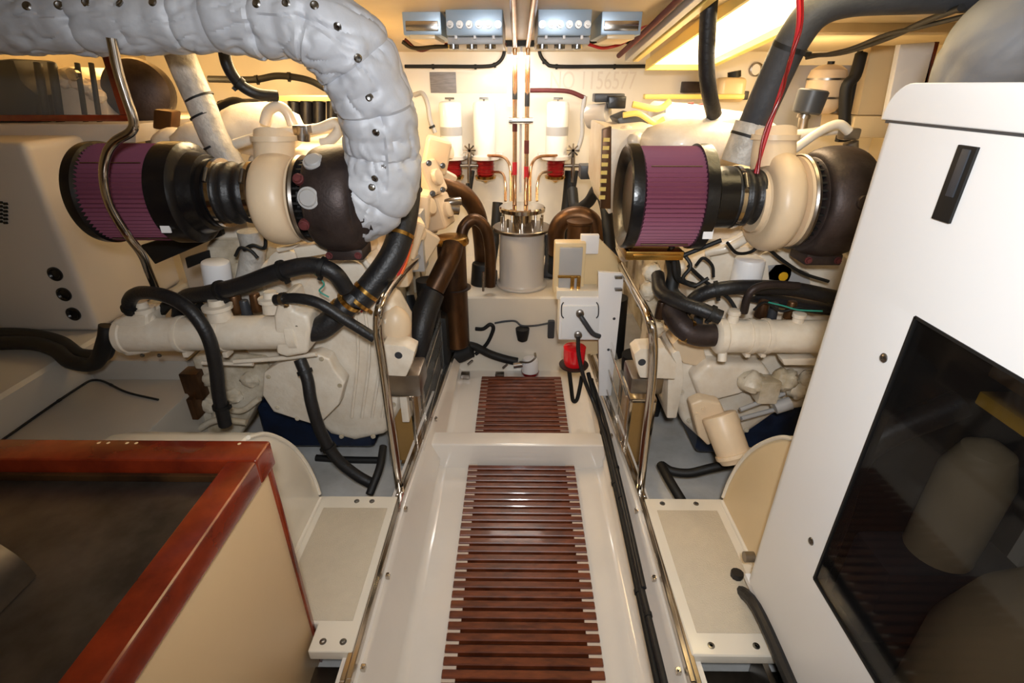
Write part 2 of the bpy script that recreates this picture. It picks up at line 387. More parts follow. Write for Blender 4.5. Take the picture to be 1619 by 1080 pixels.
stand('stainless stand under the left engine mount beside the walkway', -.50, -.385, 1.60, -1)
stand('stainless stand under the right engine mount beside the walkway', .42, .52, 1.60, 1)
# ================================================================ LEFT FOREGROUND TANK
t = thing('storage_locker', 'cream storage locker with mahogany rimmed dark metal top', 'locker', (-.9, .4, .03))
X0, X1, Y0, Y1, ZT = -1.75, -.517, -.35, .83, .745
b = new(); box(b, X0, X1, Y0, Y1, .03, ZT-.06, .004); part('carcass', b, 'locker', t)
b = new(); box(b, X0+.055, X1-.055, Y0+.05, Y1-.05, ZT-.065, ZT-.045, .001); part('recessed_top', b, 'tray', t, 'scuffed dark metal sheet set into the rim')
for n_, a in (('back_rim', (X0, X1+.012, Y1-.052, Y1+.012)), ('side_rim', (X1-.045, X1+.012, Y0, Y1-.052)), ('front_rim', (X0, X1+.012, Y0-.05, Y0)), ('outer_rim', (X0, X0+.055, Y0, Y1-.052))):
    b = new(); box(b, *a, ZT-.06, ZT, .006, seg=3)
    part(n_, b, 'mahog', t, 'varnished mahogany rim')
b = new(); box(b, X0, X1-.05, Y1-.064, Y1-.054, ZT-.045, ZT-.03, .002); part('inner_bead', b, 'bronze', t)
b = new(); box(b, X1-.002, X1+.006, Y1-.008, Y1+.004, .03, ZT-.06, .001); part('corner_bead', b, 'mahog', t)
for px, py in ((175, 684), (220, 683), (234, 683), (392, 684), (176, 696)):
    p = PZ(px, py, ZT); b = new(); lathe(b, (p.x, min(max(p.y, Y1-.04), Y1+.0), ZT-.001), (0, 0, 1), [(0, .004), (.001, .0035), (.0012, .001)], 12); part('wood_plug', b, 'clearj', t)
# curved dark sheet shaped as a reflection in the locker top
b = new(); pts = []
for k in range(13):
    a = math.pi*.5*k/12; pts.append(Vector((-1.10+.34*math.sin(a), .05, ZT-.043+.18*math.cos(a)*1.0)))
outer = pts; inner = [p+Vector((-.006, 0, -.006)) for p in pts][::-1]
prism(b, outer+inner, Vector((0, .50, 0)), 0)
solo('reflection_sheet', b, 'tray', 'dark curved sheet built for a reflection in the locker top at the lower left', 'reflection stand-in')  # solid sheet stands in for a reflection in the locker top
# ================================================================ RIGHT FOREGROUND CABINET
CX = .62
t = thing('equipment_cabinet', 'tall white equipment cabinet with a smoked window and black slot', 'cabinet', (.95, .3, .215))
def cab_path(y_from):
    pts = [(CX, y_from)]
    for k in range(9):
        a = math.pi/2*k/8; pts.append((CX+.035-.035*math.cos(a), .925+.035*math.sin(a)))
    pts.append((1.35, .96)); return pts
def wallstrip(b, path, z0, z1, th=.018):
    t_ = bmesh.new(); o = [Vector((x, y, z0)) for x, y in path]; n = []
    for i, p in enumerate(o):
        d = (o[min(i+1, len(o)-1)]-o[max(i-1, 0)]).normalized(); n.append(p+Vector((d.y, -d.x, 0))*th)
    f = t_.faces.new([t_.verts.new(q) for q in o+n[::-1]])
    bk = bmesh.ops.extrude_face_region(t_, geom=[f]); bmesh.ops.translate(t_, vec=(0, 0, z1-z0), verts=[g for g in bk['geom'] if isinstance(g, bmesh.types.BMVert)])
    bmesh.ops.recalc_face_normals(t_, faces=t_.faces); merge(b, t_)
b = new(); WY, WZ0, WZ1 = .735, .48, 1.075
wallstrip(b, cab_path(-.45), .215, WZ0); wallstrip(b, cab_path(WY), WZ0, WZ1); wallstrip(b, cab_path(-.45), WZ1, 1.34); wallstrip(b, [(CX, -.45), (CX, -.15)], WZ0, WZ1)
box(b, 1.33, 1.35, -.45, .96, .215, 1.34); box(b, CX, 1.35, -.47, -.45, .215, 1.34); box(b, CX, 1.35, -.45, .96, .2, .216)
part('body', b, 'cabinet', t)
b = new(); pr = [Vector((CX, -.47, 1.344)), Vector((CX, .958, 1.344))]
for k in range(9): a_ = math.pi/2*k/8; pr.append(Vector((CX, .905+.053*math.cos(a_), 1.347+.053*math.sin(a_))))
pr.append(Vector((CX, -.47, 1.405))); prism(b, pr, Vector((.73, 0, 0)), .007, 3); part('lid', b, 'cabinet', t, 'white lid with rounded corner')
b = new(); box(b, CX+.004, 1.34, -.46, .952, 1.339, 1.344); part('lid_seam', b, 'dark', t)
b = new(); box(b, CX+.001, CX+.005, -.16, WY+.006, WZ0-.006, WZ1+.006); part('window_pane', b, 'glassd', t, 'smoked dark window pane')
b = new()
box(b, CX-.0015, CX+.004, -.15, WY, WZ1-.003, WZ1+.002); box(b, CX-.0015, CX+.004, -.15, WY, WZ0-.002, WZ0+.003); box(b, CX-.0015, CX+.004, WY-.003, WY+.002, WZ0, WZ1); 
for z_ in (WZ0+.0005, WZ1-.0025): box(b, CX+.005, CX+.019, -.15, WY-.002, z_, z_+.002)
box(b, CX+.005, CX+.019, WY-.0025, WY-.0005, WZ0, WZ1)
part('window_gasket', b, 'black', t)
sl = [PX(1518, 232, CX-.001), PX(1549, 233, CX-.001), PX(1503, 352, CX-.001), PX(1475, 345, CX-.001)]
b = new(); ys = [p.y for p in sl]; zs = [p.z for p in sl]
y0_, y1_, z0_, z1_ = min(ys), max(ys), min(zs), max(zs)
box(b, CX-.004, CX+.002, y0_, y1_, z0_, z1_, .001); part('latch_slot', b, 'black', t, 'black recessed latch')
b = new(); box(b, CX-.006, CX-.002, y0_+.008, y1_-.012, z0_+.035, z1_-.004, .001); part('latch_lever', b, 'dark', t)
for px, py in ((1398, 566), (1283, 856)):
    p = PX(px, py, CX); b = new(); lathe(b, (CX+.001, p.y, p.z), (-1, 0, 0), [(0, .008), (.0025, .0085), (.005, .006), (.006, .002)], 18); part('screw', b, 'stud', t)
b = new(); tube(b, [PX(1166, 905, CX-.003), PX(1163, 930, CX-.004), Vector((CX-.004, .86, .208)), Vector((CX-.004, .6, .205)), Vector((CX-.004, .2, .205))], .017, 10); part('base_gasket', b, 'rubber', t, 'black rubber edge under the cabinet')
b = new(); box(b, .70, 1.33, -.4, .93, .03, .2); box(b, CX+.03, .70, -.4, .755, .03, .2); part('plinth', b, 'black', t)
b = new(); cyl(b, (CX-.006, .975, .262), (CX+.02, .975, .262), .014); part('hinge_knob', b, 'brushed', t)
b = new(); box(b, CX+.022, CX+.026, WY+.01, .93, .22, 1.33); box(b, CX+.022, 1.32, .93, .936, .22, 1.33); box(b, 1.31, 1.325, -.4, .93, .22, 1.33); box(b, CX+.022, 1.32, -.4, .93, .217, .222); part('interior_shade', b, 'black', t, 'black plates standing in for interior shade')  # black plates put in as the shade inside the cabinet
# contents
b = new(); lathe(b, (.963, .484, .222), (0, 0, 1), [(0, .22), (.02, .238), (.24, .238), (.34, .21), (.42, .16), (.48, .09), (.5, .02)], 48)
solo('plastic_tank', b, 'tanjug', 'rounded beige tank seen through the cabinet window', 'tank')
b = new(); box(b, .80, 1.1, .66, .76, .90, .925, .003); solo('lit_busbar', b, 'yellow', 'lower strip coloured as golden light high inside the cabinet window', 'strip')  # golden light on both strips is put into their colour
b = new(); box(b, .80, 1.1, .66, .76, .955, .99, .003); solo('lit_busbar', b, 'yellow', 'upper strip coloured as golden light high inside the cabinet window', 'strip')
b = new(); tube(b, [(.72, .86, .222), (.72, .86, .5), (.74, .88, .7), (.90, .88, .82)], .03); solo('dark_hose', b, 'rubber', 'black hose looping inside the cabinet window', 'hose')
b = new(); box(b, .80, 1.1, .76, .89, .222, .46, .02); solo('pump_unit', b, 'dark', 'dark pump unit low inside the cabinet window', 'pump')
b = new(); lathe(b, (.95, .83, .46), (0, 0, 1), [(0, .065), (.22, .065), (.28, .045), (.30, .015)], 28); solo('canister', b, 'tanjug', 'beige canister on the pump inside the cabinet', 'canister')
# ================================================================ GENERATOR (LEFT)
t = thing('generator', 'grey generator sound shield with three black grommets on the left ledge', 'generator', (-1.8, 2.0, .548))
b = new(); box(b, -1.985, -1.60, 1.75, 2.3, .548, 1.228, .028, seg=4); part('sound_shield', b, 'gen', t)
for px, py in ((88, 433), (102, 465), (117, 496)):
    p = P(px, py, 1.75); b = new(); lathe(b, (p.x, 1.752, p.z), (0, -1, 0), [(0, .026), (.008, .026), (.010, .020), (.004, .015), (.006, .004)], 24); part('grommet', b, 'ribbed', t, 'black round grommet')
for i in range(3):
    for j in range(6):
        p = P(-6+i*8, 318+j*6+i*2, 1.75); b = new(); box(b, p.x-.006, p.x+.006, 1.744, 1.752, p.z-.004, p.z+.004); part('vent_slot', b, 'black', t)
# hull liner panel behind the filter (lit warm)
b = new(); box(b, -1.58, -1.0, 2.30, 2.33, .45, 1.19, .01)
solo('liner_panel', b, 'gen', 'smooth grey panel behind the left air filter', 'panel')
b = new()
plate(b, [(222, 388), (345, 350), (352, 372), (245, 418)], 1.66, .02, .003); plate(b, [(292, 408), (330, 396), (333, 410), (296, 425)], 1.66, .02, .003); 
solo('support_bracket', b, 'black', 'black slotted bracket under the left air filter', 'bracket')
# ================================================================ shared builders: air filter, turbocharger
def rings(x0, prof): return [(x-x0, r) for x, r in prof]
def air_filter(lab, pxs, py, Y, rpx, neck):
    """cylindrical pleated filter, axis across the room, then neck, bellows and clamps"""
    r = R(rpx, py, Y); k = R(1, py, Y); p = P(pxs[0], py, Y); p.x = P(pxs[0], py, Y-r).x; L = P(pxs[1], py, Y-r).x-p.x; LF = P(pxs[2], py, Y-r*.85).x-p.x-L; ln = P(pxs[3], py, Y-neck*k).x-p.x-L-.03
    t = thing('air_filter', lab, 'air filter', p-Vector((0, 0, r)), 'pleated engine air filters'); X = Vector((1, 0, 0))
    b = new(); lathe(b, p, X, [(.012, r*.74), (.004, r*.8), (-.004, r*.9), (-.010, r*.99), (-.006, r*1.03), (.004, r*1.045), (.022, r*1.045), (.026, r*1.0), (.03, r*.96)], 72); part('end_cap', b, 'ribbed', t, 'glossy black rubber end cap')
    b = new(); n = 68
    def pr(i): return r*(1.0 if i % 2 == 0 else .935)
    A = [b.verts.new(p+Vector((.022, math.cos(math.pi*i/n)*pr(i), math.sin(math.pi*i/n)*pr(i)))) for i in range(2*n)]
    B = [b.verts.new(p+Vector((L, math.cos(math.pi*i/n)*pr(i), math.sin(math.pi*i/n)*pr(i)))) for i in range(2*n)]
    for i in range(2*n): b.faces.new((A[i], A[(i+1) % (2*n)], B[(i+1) % (2*n)], B[i]))
    part('pleated_element', b, 'pleat', t, 'maroon pleated gauze')
    for a in (2.35, 4.12):
        b = new(); q = p+Vector((.04, math.cos(a)*r*1.005, math.sin(a)*r*1.005)); tube(b, [q, q+X*(L-.06)], .0018, 6); part('seam_wire', b, 'steel', t)
    b = new(); lathe(b, p+X*L, X, [(-.008, r*.95), (-.008, r*1.045), (LF*.5, r*1.045), (LF*.56, r*1.0), (LF*.62, r*.86), (LF*.95, neck*k*1.12), (LF, neck*k)], 64); part('mounting_flange', b, 'ribbed', t)
    q = p+X*(L+.03)
    b = new(); lathe(b, q, X, [(0, neck*k), (ln*.42, neck*k), (ln*.43, neck*k*.93)], 48); part('neck', b, 'ribbed', t)
    b = new(); pf = []
    for i in range(25):
        f = i/24; pf.append((ln*(.42+.58*f), neck*k*(.93-.10*f)+.004*math.sin(f*math.pi*6)))
    lathe(b, q, X, pf, 48); part('bellows', b, 'rubber', t, 'black rubber bellows')
    for f, s in ((.47, .97), (.94, .9)):
        b = new(); lathe(b, q+X*ln*f, X, [(0, neck*k*s), (0, neck*k*s*1.045), (.011, neck*k*s*1.045), (.011, neck*k*s)], 48); cl = part('hose_clamp', b, 'steel', t, 'stainless band clamp')
        b = new(); c = q+X*(ln*f+.005)+Vector((0, -neck*k*s*.8, neck*k*s*.68)); cyl(b, c-Vector((0, .014, .016)), c+Vector((0, .014, .016)), .006); part('clamp_screw', b, 'stud', cl)
    b = new(); a = 3.75; box(b, p.x+L+.0, p.x+L+.026, p.y-r*.93, p.y-r*.90, p.z-r*.62, p.z-r*.42); part('sticker', b, 'white', t, 'small white sticker')
    return q+X*ln
def turbo(lab, pxs, py, Y, rcp, rtp, boss):
    """compressor housing, back plate and turbine housing around an axis across the room"""
    rc = R(rcp, py, Y); rt = R(rtp, py, Y); pc = P(pxs[0], py, Y); pc.x = P(pxs[0], py, Y-rc*.8).x
    wc = P(pxs[1], py, Y-rc).x-pc.x; wt = P(pxs[3], py, Y-rt).x-P(pxs[2], py, Y-rt).x
    t = thing('turbocharger', lab, 'turbocharger', pc-Vector((0, 0, rc)), 'engine turbochargers'); X = Vector((1, 0, 0))
    b = new(); pf = [(-.012, rc*.60), (0, rc*.62), (.004, rc*.66)]
    for i in range(17):
        a = math.pi*i/16; pf.append((wc*.5-wc*.46*math.cos(a), rc*(.70+.30*math.sin(a)**.7)))
    pf += [(wc, rc*.72), (wc+.004, rc*.9), (wc+.012, rc*.9), (wc+.014, rc*.6)]
    lathe(b, pc, X, pf, 72); cylr = rc*.34
    ch = part('compressor_housing', b, 'cream', t, 'cream painted compressor scroll')
    b = new(); cyl(b, pc+Vector((wc*.4, .02, rc*.62)), pc+Vector((wc*.4, .06, rc*1.32)), rc*.42, rc*.42, 32); lathe(b, pc+Vector((wc*.4, .052, rc*1.18)), Vector((0, .05, .95)), [(0, rc*.42), (0, rc*.48), (.014, rc*.48), (.014, rc*.42)], 32); part('outlet', b, 'cream', ch)
    q = pc+X*(wc+.012)
    b = new(); lathe(b, q, X, [(0, rc*.93), (.006, rc*.95), (.014, rc*.93)], 60); part('v_band', b, 'brushed', t, 'dull steel clamp band')
    b = new(); n = 34; lathe(b, q+X*.01, X, [(0, rc*.70), (.03, rc*.55), (.045, rc*.5)], 48)
    for i in range(n):
        a = 2*math.pi*i/n; m_ = Matrix.Translation(q+X*.028) @ Matrix.Rotation(a, 4, 'X'); box(b, -.017, .017, -.0028, .0028, rc*.45, rc*.84, 0, m_)
    part('finned_back_plate', b, 'black', t)
    q2 = q+X*.036; b = new(); pf = [(-.006, rt*.6), (0, rt*.78)]
    for i in range(21):
        a = math.pi*i/20; pf.append((wt*.48-wt*.46*math.cos(a), rt*(.80+.20*math.sin(a)**.8)))
    pf += [(wt*1.0, rt*.72), (wt+.02, rt*.66), (wt+.03, rt*.66)]
    lathe(b, q2, X, pf, 72); th = part('turbine_housing', b, 'turb', t, 'dark cast iron turbine housing')
    for ux, a, br, mm in boss:
        d = Vector((0, -math.cos(a), math.sin(a))); c = q2+X*(wt*ux)+d*(rt*.965)
        b = new(); lathe(b, c, d, [(-.01, br*1.35), (.004, br*1.3), (.005, br*1.05), (.009, br), (.011, br*.9), (.0115, br*.3)], 28); part('boss', b, mm, th)
    b = new(); box(b, q2.x+wt*.15, q2.x+wt*.9, q2.y-.05, q2.y+.05, q2.z-rt*1.13, q2.z-rt*.9, .008); part('inlet_flange', b, 'turb', th)
    for dx in (.2, .8):
        b = new(); bolt(b, (q2.x+wt*dx, q2.y-.05, q2.z-rt*1.02), (0, -1, 0), .008, .008); part('bolt', b, 'rust', th)
    return q2+X*(wt+.02)
air_filter('dark maroon pleated air filter behind the bent chrome tube on the left engine', (100, 232, 300, 384), 305, 1.5, 74, 52)
turbo('turbocharger joined to the quilted silver exhaust pipe, left engine', (386, 442, 454, 540), 315, 1.5, 71, 82,
      [(.24, .22, .022, 'greypl'), (.30, .92, .021, 'greypl'), (.06, .56, .011, 'rust'), (.06, -.28, .011, 'rust')])
air_filter('bright maroon pleated air filter with open black end cap on the right engine', (1006, 1124, 1148, 1230), 312, 1.5, 76, 47)
turbo('turbocharger half hidden behind the white cabinet, right engine', (1226, 1288, 1300, 1388), 320, 1.5, 76, 84, [(.5, .2, .018, 'turb')])
# ================================================================ QUILTED SILVER EXHAUST PIPES
def jacket(pts, name, parent, n=14, seg=112, amp=.0075, lab=None, ends=(1, 1), m='lag'):
    P3 = [V(p[:3]) for p in pts]; rad = [R(p[3], p[1], p[2]) for p in pts]
    sp = spline(P3, n); rr = []
    for i in range(len(rad)-1):
        for k in range(n): t = k/n; t = t*t*(3-2*t); rr.append(rad[i]*(1-t)+rad[i+1]*t)
    rr.append(rad[-1]); tot = [0]
    for a, c in zip(sp, sp[1:]): tot.append(tot[-1]+(c-a).length)
    b = new()
    def rf(i, a, p, nn):
        s = tot[i]; r = rr[i]; ef = min(1, (s/.06 if ends[0] else 1), ((tot[-1]-s)/.06 if ends[1] else 1))
        seam = abs(((s/.115) % 1)-.5)*2                     # circumferential stitch lines
        q = -amp*.9*ef*math.exp(-((1-seam)/.09)**2)
        row = int(s/.115+.5)
        st = abs(((a*5/(2*math.pi)+.5*(row % 2)) % 1)-.5)*2
        q += amp*.8*math.sin(math.pi*((s/.115+.5) % 1))**.6 - amp*1.4*math.exp(-((1-seam)/.28)**2-((1-st)/.3)**2)
        w_ = noise.noise(Vector((s*9, a*1.1, 0))+p*3)
        cr = abs(noise.noise(p*15+nn*1.6)); cr2 = abs(noise.noise(p*31+nn*2))
        fold = abs(noise.noise(Vector((s*16+math.sin(a)*1.5, a*1.4, 3.3))))
        e = 1.0
        if ends[0] and s < .02: e = (s/.02)**.5*.12+.88
        if ends[1] and tot[-1]-s < .02: e = ((tot[-1]-s)/.02)**.5*.12+.88
        return (r+q*ef+amp*ef*(.9*w_-.55*max(0, .16-cr)*3-.2*max(0, .12-cr2)*3-1.7*max(0, .13-fold)*3))*e
    sweep(b, sp, rf, seg)
    return part(name, b, m, parent, lab)
t = thing('exhaust_pipe', 'quilted silver lagged exhaust pipe arching across the top left', 'exhaust pipe', P(560, 330, 1.5), 'silver lagged exhaust pipes')
j1 = jacket([(-170, 34, 1.4, 46), (0, 34, 1.4, 46), (150, 34, 1.4, 46), (290, 31, 1.4, 46), (362, 30, 1.4, 46)], 'plain_jacket', t, 22, amp=.006)
j2 = jacket([(338, 28, 1.4, 52), (430, 30, 1.4, 55), (500, 42, 1.4, 60), (556, 88, 1.42, 64), (590, 155, 1.45, 61), (603, 225, 1.48, 58), (600, 285, 1.5, 62), (566, 318, 1.51, 62), (516, 324, 1.51, 60)], 'quilted_jacket', t, 16, amp=.0085, lab='quilted silver jacket with tufting studs')
for px, py in ((42, 9), (93, 8), (136, 4), (188, 4), (241, 3)):
    c, n_ = surf(j1, px, py)
    if c: b = new(); lathe(b, c-n_*.003, n_, [(0, .0095), (.003, .0095), (.005, .006), (.004, .002)], 16); part('stud', b, 'stud', j1)
for px, py in ((405, 5), (452, 5), (497, 8), (533, 43), (566, 92), (584, 154), (594, 210), (607, 262), (592, 283), (588, 296), (551, 315)):
    c, n_ = surf(j2, px, py)
    if c: b = new(); lathe(b, c-n_*.003, n_, [(0, .0095), (.003, .0095), (.005, .006), (.004, .002)], 16); part('stud', b, 'stud', j2)
t = thing('exhaust_pipe', 'smooth grey lagged exhaust elbow above the white cabinet, top right', 'exhaust pipe', P(1560, 250, 1.35), 'silver lagged exhaust pipes')
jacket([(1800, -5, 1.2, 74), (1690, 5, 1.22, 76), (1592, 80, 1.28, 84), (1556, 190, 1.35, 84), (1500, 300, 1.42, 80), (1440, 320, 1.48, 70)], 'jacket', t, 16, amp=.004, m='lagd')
# ================================================================ LEFT ENGINE
LE = thing('marine_engine', 'cream white marine diesel engine left of the walkway', 'engine', (-.8, 2.1, .05), 'cream marine diesel engines')
def ep(name, b, parent, m='eng', lab=None): return part(name, b, m, parent, lab)
b = new(); box(b, -1.06, -.54, 1.66, 2.75, .30, .93, .05, seg=3)
for i in range(6): box(b, -.56, -.50, 1.72+i*.17, 1.84+i*.17, .45, .82, .02)
ep('cylinder_block', b, LE, 'engd')
b = new(); box(b, -1.10, -.88, 1.68, 2.72, .92, 1.03, .035, seg=3)
for i in range(5): box(b, -1.12, -.86, 1.72+i*.2, 1.86+i*.2, 1.0, 1.06, .02)
ep('valve_cover', b, LE)
b = new(); box(b, -.74, -.52, 1.68, 2.72, .92, 1.03, .035, seg=3)
for i in range(5): box(b, -.75, -.50, 1.72+i*.2, 1.86+i*.2, 1.0, 1.06, .02)
ep('valve_cover', b, LE)
b = new(); plate(b, [(385, 470), (405, 420), (470, 395), (540, 392), (590, 415), (618, 455), (600, 500), (520, 520), (400, 510)], 1.60, .25, .03, 3)
lathe(b, P(460, 425, 1.62), (0, -1, 0), [(0, .07), (.02, .07), (.03, .05)], 24); lathe(b, P(560, 430, 1.62), (0, -1, 0), [(0, .05), (.03, .05), (.035, .03)], 24)
ep('front_housing', b, LE)
b = new(); plate(b, [(372, 520), (470, 490), (560, 470), (618, 478), (640, 520), (640, 590), (632, 650), (610, 690), (560, 700), (520, 690), (480, 650), (400, 600)], 1.58, .16, .035, 3)
for a in range(7): tube(b, [P(560+8*a, 480+4*a, 1.565), P(566+9*a, 560, 1.565), P(556+8*a, 660, 1.57)], .006, 8) if a % 2 == 0 else None
box(b, *sorted((P(640, 600, 1.57).x, P(628, 600, 1.57).x)), 1.57, 1.75, P(640, 668, 1.57).z, P(640, 540, 1.57).z, .004)
ep('flywheel_housing', b, LE)
b = new(); plate(b, [(416, 590), (440, 575), (500, 560), (520, 568), (528, 585), (545, 606), (536, 640), (502, 674), (470, 664), (432, 652), (414, 625)], 1.50, .06, .008, 3)
cv = ep('gear_cover', b, LE, 'eng')
for px, py in ((424, 596), (508, 568), (537, 610), (505, 662), (438, 645), (470, 662)):
    b = new(); bolt(b, P(px, py, 1.498), (0, -1, 0), .006); ep('cover_bolt', b, cv, 'engd')
b = new(); plate(b, [(300, 566), (345, 560), (420, 565), (430, 610), (405, 640), (380, 690), (320, 700), (300, 660), (318, 620)], 1.56, .15, .02, 3)
for q in ((335, 600), (370, 625), (350, 655), (395, 600), (330, 640)): ball(b, P(*q, 1.56), .035, (1, .7, .8), lump=.3)
tube(b, [P(345, 640, 1.53), P(380, 650, 1.52), P(410, 630, 1.53)], .011); tube(b, [P(300, 690, 1.55), P(340, 665, 1.5), P(390, 668, 1.5)], .012)
ep('accessory_casting', b, LE, 'engd')
b = new(); box(b, -1.0, -.56, 1.62, 2.6, .10, .31, .03, seg=3); ep('oil_pan', b, LE, 'blue', 'navy blue oil pan')
def exchanger(parent, p0, p1, rpx, caps):
    A = P(*p0); B_ = P(*p1); r = R(rpx, p0[1], p0[2]); X = (B_-A).normalized(); L = (B_-A).length
    b = new(); lathe(b, A, X, [(0, r*.5), (.004, r*.9), (.012, r*1.05), (.03, r*1.05), (.034, r*.97), (L-.034, r*.97), (L-.03, r*1.08), (L-.004, r*1.08), (L, r*.8)], 40); h = ep('heat_exchanger', b, parent, 'eng', 'long white heat exchanger cylinder')
    for f in caps:
        b = new(); lathe(b, A+X*L*f, X, [(0, r*.9), (0, r*1.04), (.008, r*1.06), (.016, r*1.04), (.016, r*.9)], 40); box(b, (A+X*L*f).x, (A+X*L*f).x+.016, A.y-.02, A.y+.02, A.z-r*1.25, A.z-r*.9, .003); ep('saddle_strap', b, h, 'eng')
    return A, B_, r, h
A, B_, r, h = exchanger(LE, (190, 530, 1.45), (478, 524, 1.45), 28, (.33, .55))
b = new(); plate(b, [(168, 530), (176, 508), (200, 500), (232, 496), (236, 560), (200, 566), (180, 556)], 1.42, .1, .016, 3); ep('end_cap', b, h)
b = new(); plate(b, [(432, 500), (440, 470), (455, 468), (462, 492), (486, 500), (490, 520), (486, 560), (452, 566), (436, 560)], 1.40, .12, .014, 3); ep('end_cap', b, h)
for q, rr in (((228, 494), 12), ((345, 490), 16), ((430, 478), 14)):
    b = new(); c = P(*q, 1.45); lathe(b, c-Vector((0, 0, .03)), (0, 0, 1), [(0, R(rr, 490, 1.45)*1.2), (.03, R(rr, 490, 1.45)*1.1), (.034, R(rr, 490, 1.45)*1.4), (.046, R(rr, 490, 1.45)*1.4), (.048, R(rr, 490, 1.45)*.8), (.065, R(rr, 490, 1.45)*.7)], 20); ep('pipe_union', b, h)
for q in ((178, 536), (252, 562), (225, 562), (470, 515)):
    b = new(); bolt(b, P(*q, 1.405), (0, -1, -.3), .005); ep('cap_bolt', b, h, 'stud')
b = new(); tube(b, [P(370, 572, 1.46), P(450, 566, 1.46), P(500, 560, 1.46)], .008); tube(b, [P(320, 574, 1.47), P(400, 576, 1.47)], .007); ep('support_bar', b, LE)
def oil_filter(parent, px, py0, py1, rpx, Y, tilt=0):
    k = R(1, (py0+py1)/2, Y); c = P(px, py1, Y); b = new(); H = (py1-py0)*k*1.05; r = rpx*k
    lathe(b, c, (tilt, 0, 1), [(0, r*.9), (.006, r), (H-.012, r), (H-.004, r*.95), (H, r*.8)], 36); o = ep('oil_filter', b, parent, 'white', 'white spin-on filter canister')
    b = new(); lathe(b, c-Vector((0, 0, .03)), (tilt, 0, 1), [(0, r*.9), (.03, r*.75)], 24); ep('filter_head', b, o, 'eng')
oil_filter(LE, 346, 412, 452, 21, 1.58, .12)
b = new(); plate(b, [(370, 416), (402, 412), (408, 430), (404, 448), (372, 450)], 1.60, .05, .006); box(b, P(370, 470, 1.58).x, P(420, 470, 1.58).x, 1.58, 1.66, P(0+400, 490, 1.58).z, P(400, 455, 1.58).z, .01); ep('fuel_pump', b, LE, 'engd')
b = new(); lathe(b, P(384, 437, 1.595), (0, -1, 0), [(0, .015), (.004, .015), (.005, .012)], 20); ep('yellow_cap', b, LE, 'yellow', 'round yellow cap')
b = new(); plate(b, [(598, 552), (606, 544), (640, 548), (656, 556), (652, 574), (642, 596), (604, 594)], 1.50, .08, .006, 2); mb = ep('mount_bracket', b, LE, 'eng', 'white mount bracket')
b = new(); lathe(b, P(630, 562, 1.499), (0, -1, 0), [(0, .013), (.001, .012), (.0012, .004)], 20); ep('bracket_hole', b, mb, 'dark')
b = new(); box(b, P(606, 605, 1.52).x, P(664, 605, 1.52).x, 1.52, 1.66, P(640, 628, 1.52).z, P(640, 594, 1.52).z, .01); ep('rubber_mount', b, LE, 'brushed', 'grey mount pad')
b = new(); ball(b, P(624, 515, 1.6), R(27, 515, 1.6), (1, .8, 1.25)); ep('round_cover', b, LE, 'cream')
b = new(); box(b, P(250, 640, 1.5).x, P(306, 640, 1.5).x, 1.50, 1.6, P(280, 664, 1.5).z, P(280, 632, 1.5).z, .004); box(b, P(284, 600, 1.52).x, P(312, 600, 1.52).x, 1.52, 1.58, P(290, 632, 1.52).z, P(290, 592, 1.52).z, .004)
cyl(b, P(285, 690, 1.5), P(285, 662, 1.5), .02); ep('mount_foot', b, LE, 'bronze', 'brown steel mounting foot')
# upper left engine: plenum, lifting eye, coolant tubes
b = new(); box(b, -.93, -.66, 1.8, 2.6, 1.02, 1.19, .06, seg=4); ball(b, P(410, 205, 1.85), .12, (1.3, .8, .7), lump=.1); ball(b, P(330, 225, 1.85), .1, (1.2, .8, .7), lump=.1); ball(b, P(280, 225, 1.9), .07, (1.2, .8, .7), lump=.1); ep('intake_plenum', b, LE)
b = new(); tube(b, [P(372, 228, 1.66), P(420, 214, 1.66), P(470, 207, 1.66), P(505, 203, 1.66), P(530, 194, 1.66), P(536, 206, 1.66), P(522, 222, 1.66), P(508, 226, 1.66)], R(8, 210, 1.66), 14); ep('coolant_tube', b, LE)
b = new(); tube(b, [P(418, 196, 1.7), P(424, 176, 1.7), P(440, 168, 1.7), P(454, 178, 1.7), P(464, 200, 1.7)], R(8, 180, 1.7), 14); ep('lifting_eye', b, LE)
b = new(); cyl(b, P(478, 200, 1.62), P(478, 222, 1.62), .022); box(b, P(466, 205, 1.62).x, P(490, 205, 1.62).x, 1.6, 1.64, P(478, 214, 1.6).z, P(478, 198, 1.6).z, .006); ep('tube_junction', b, LE, 'brushed')
b = new(); tube(b, [P(385, 480, 1.6), P(400, 400, 1.62), P(395, 365, 1.62)], R(19, 400, 1.6), 16); ep('wrapped_drain', b, LE, 'lag2')
# inner side of the left engine seen past the handrail
b = new()
for i, (q, ry) in enumerate((((690, 245, 2.5), .2), ((672, 285, 2.35), -.3), ((692, 290, 2.55), .4), ((660, 330, 2.2), .1), ((690, 335, 2.4), -.2), ((640, 370, 1.95), .3), ((605, 400, 1.8), -.3), ((658, 385, 2.1), .5), ((560, 385, 1.72), .2))):
    m_ = Matrix.Translation(P(*q)) @ Matrix.Rotation(ry, 4, 'Z') @ Matrix.Rotation(ry*1.3, 4, 'Y'); box(b, -.055, .055, -.08, .08, -.075, .075, .02, m_, 3)
    cyl(b, P(*q), P(*q)+Vector((.07, -.03, .02)), .04, .035, 20, .006)
box(b, -.56, -.44, 1.9, 2.7, .82, 1.04, .03, seg=3)
for i in range(5): box(b, -.50, -.40, 1.78+i*.19, 1.88+i*.19, .72, .98, .015)
ep('exhaust_manifold', b, LE, 'cream', 'cream exhaust manifold castings facing the walkway')
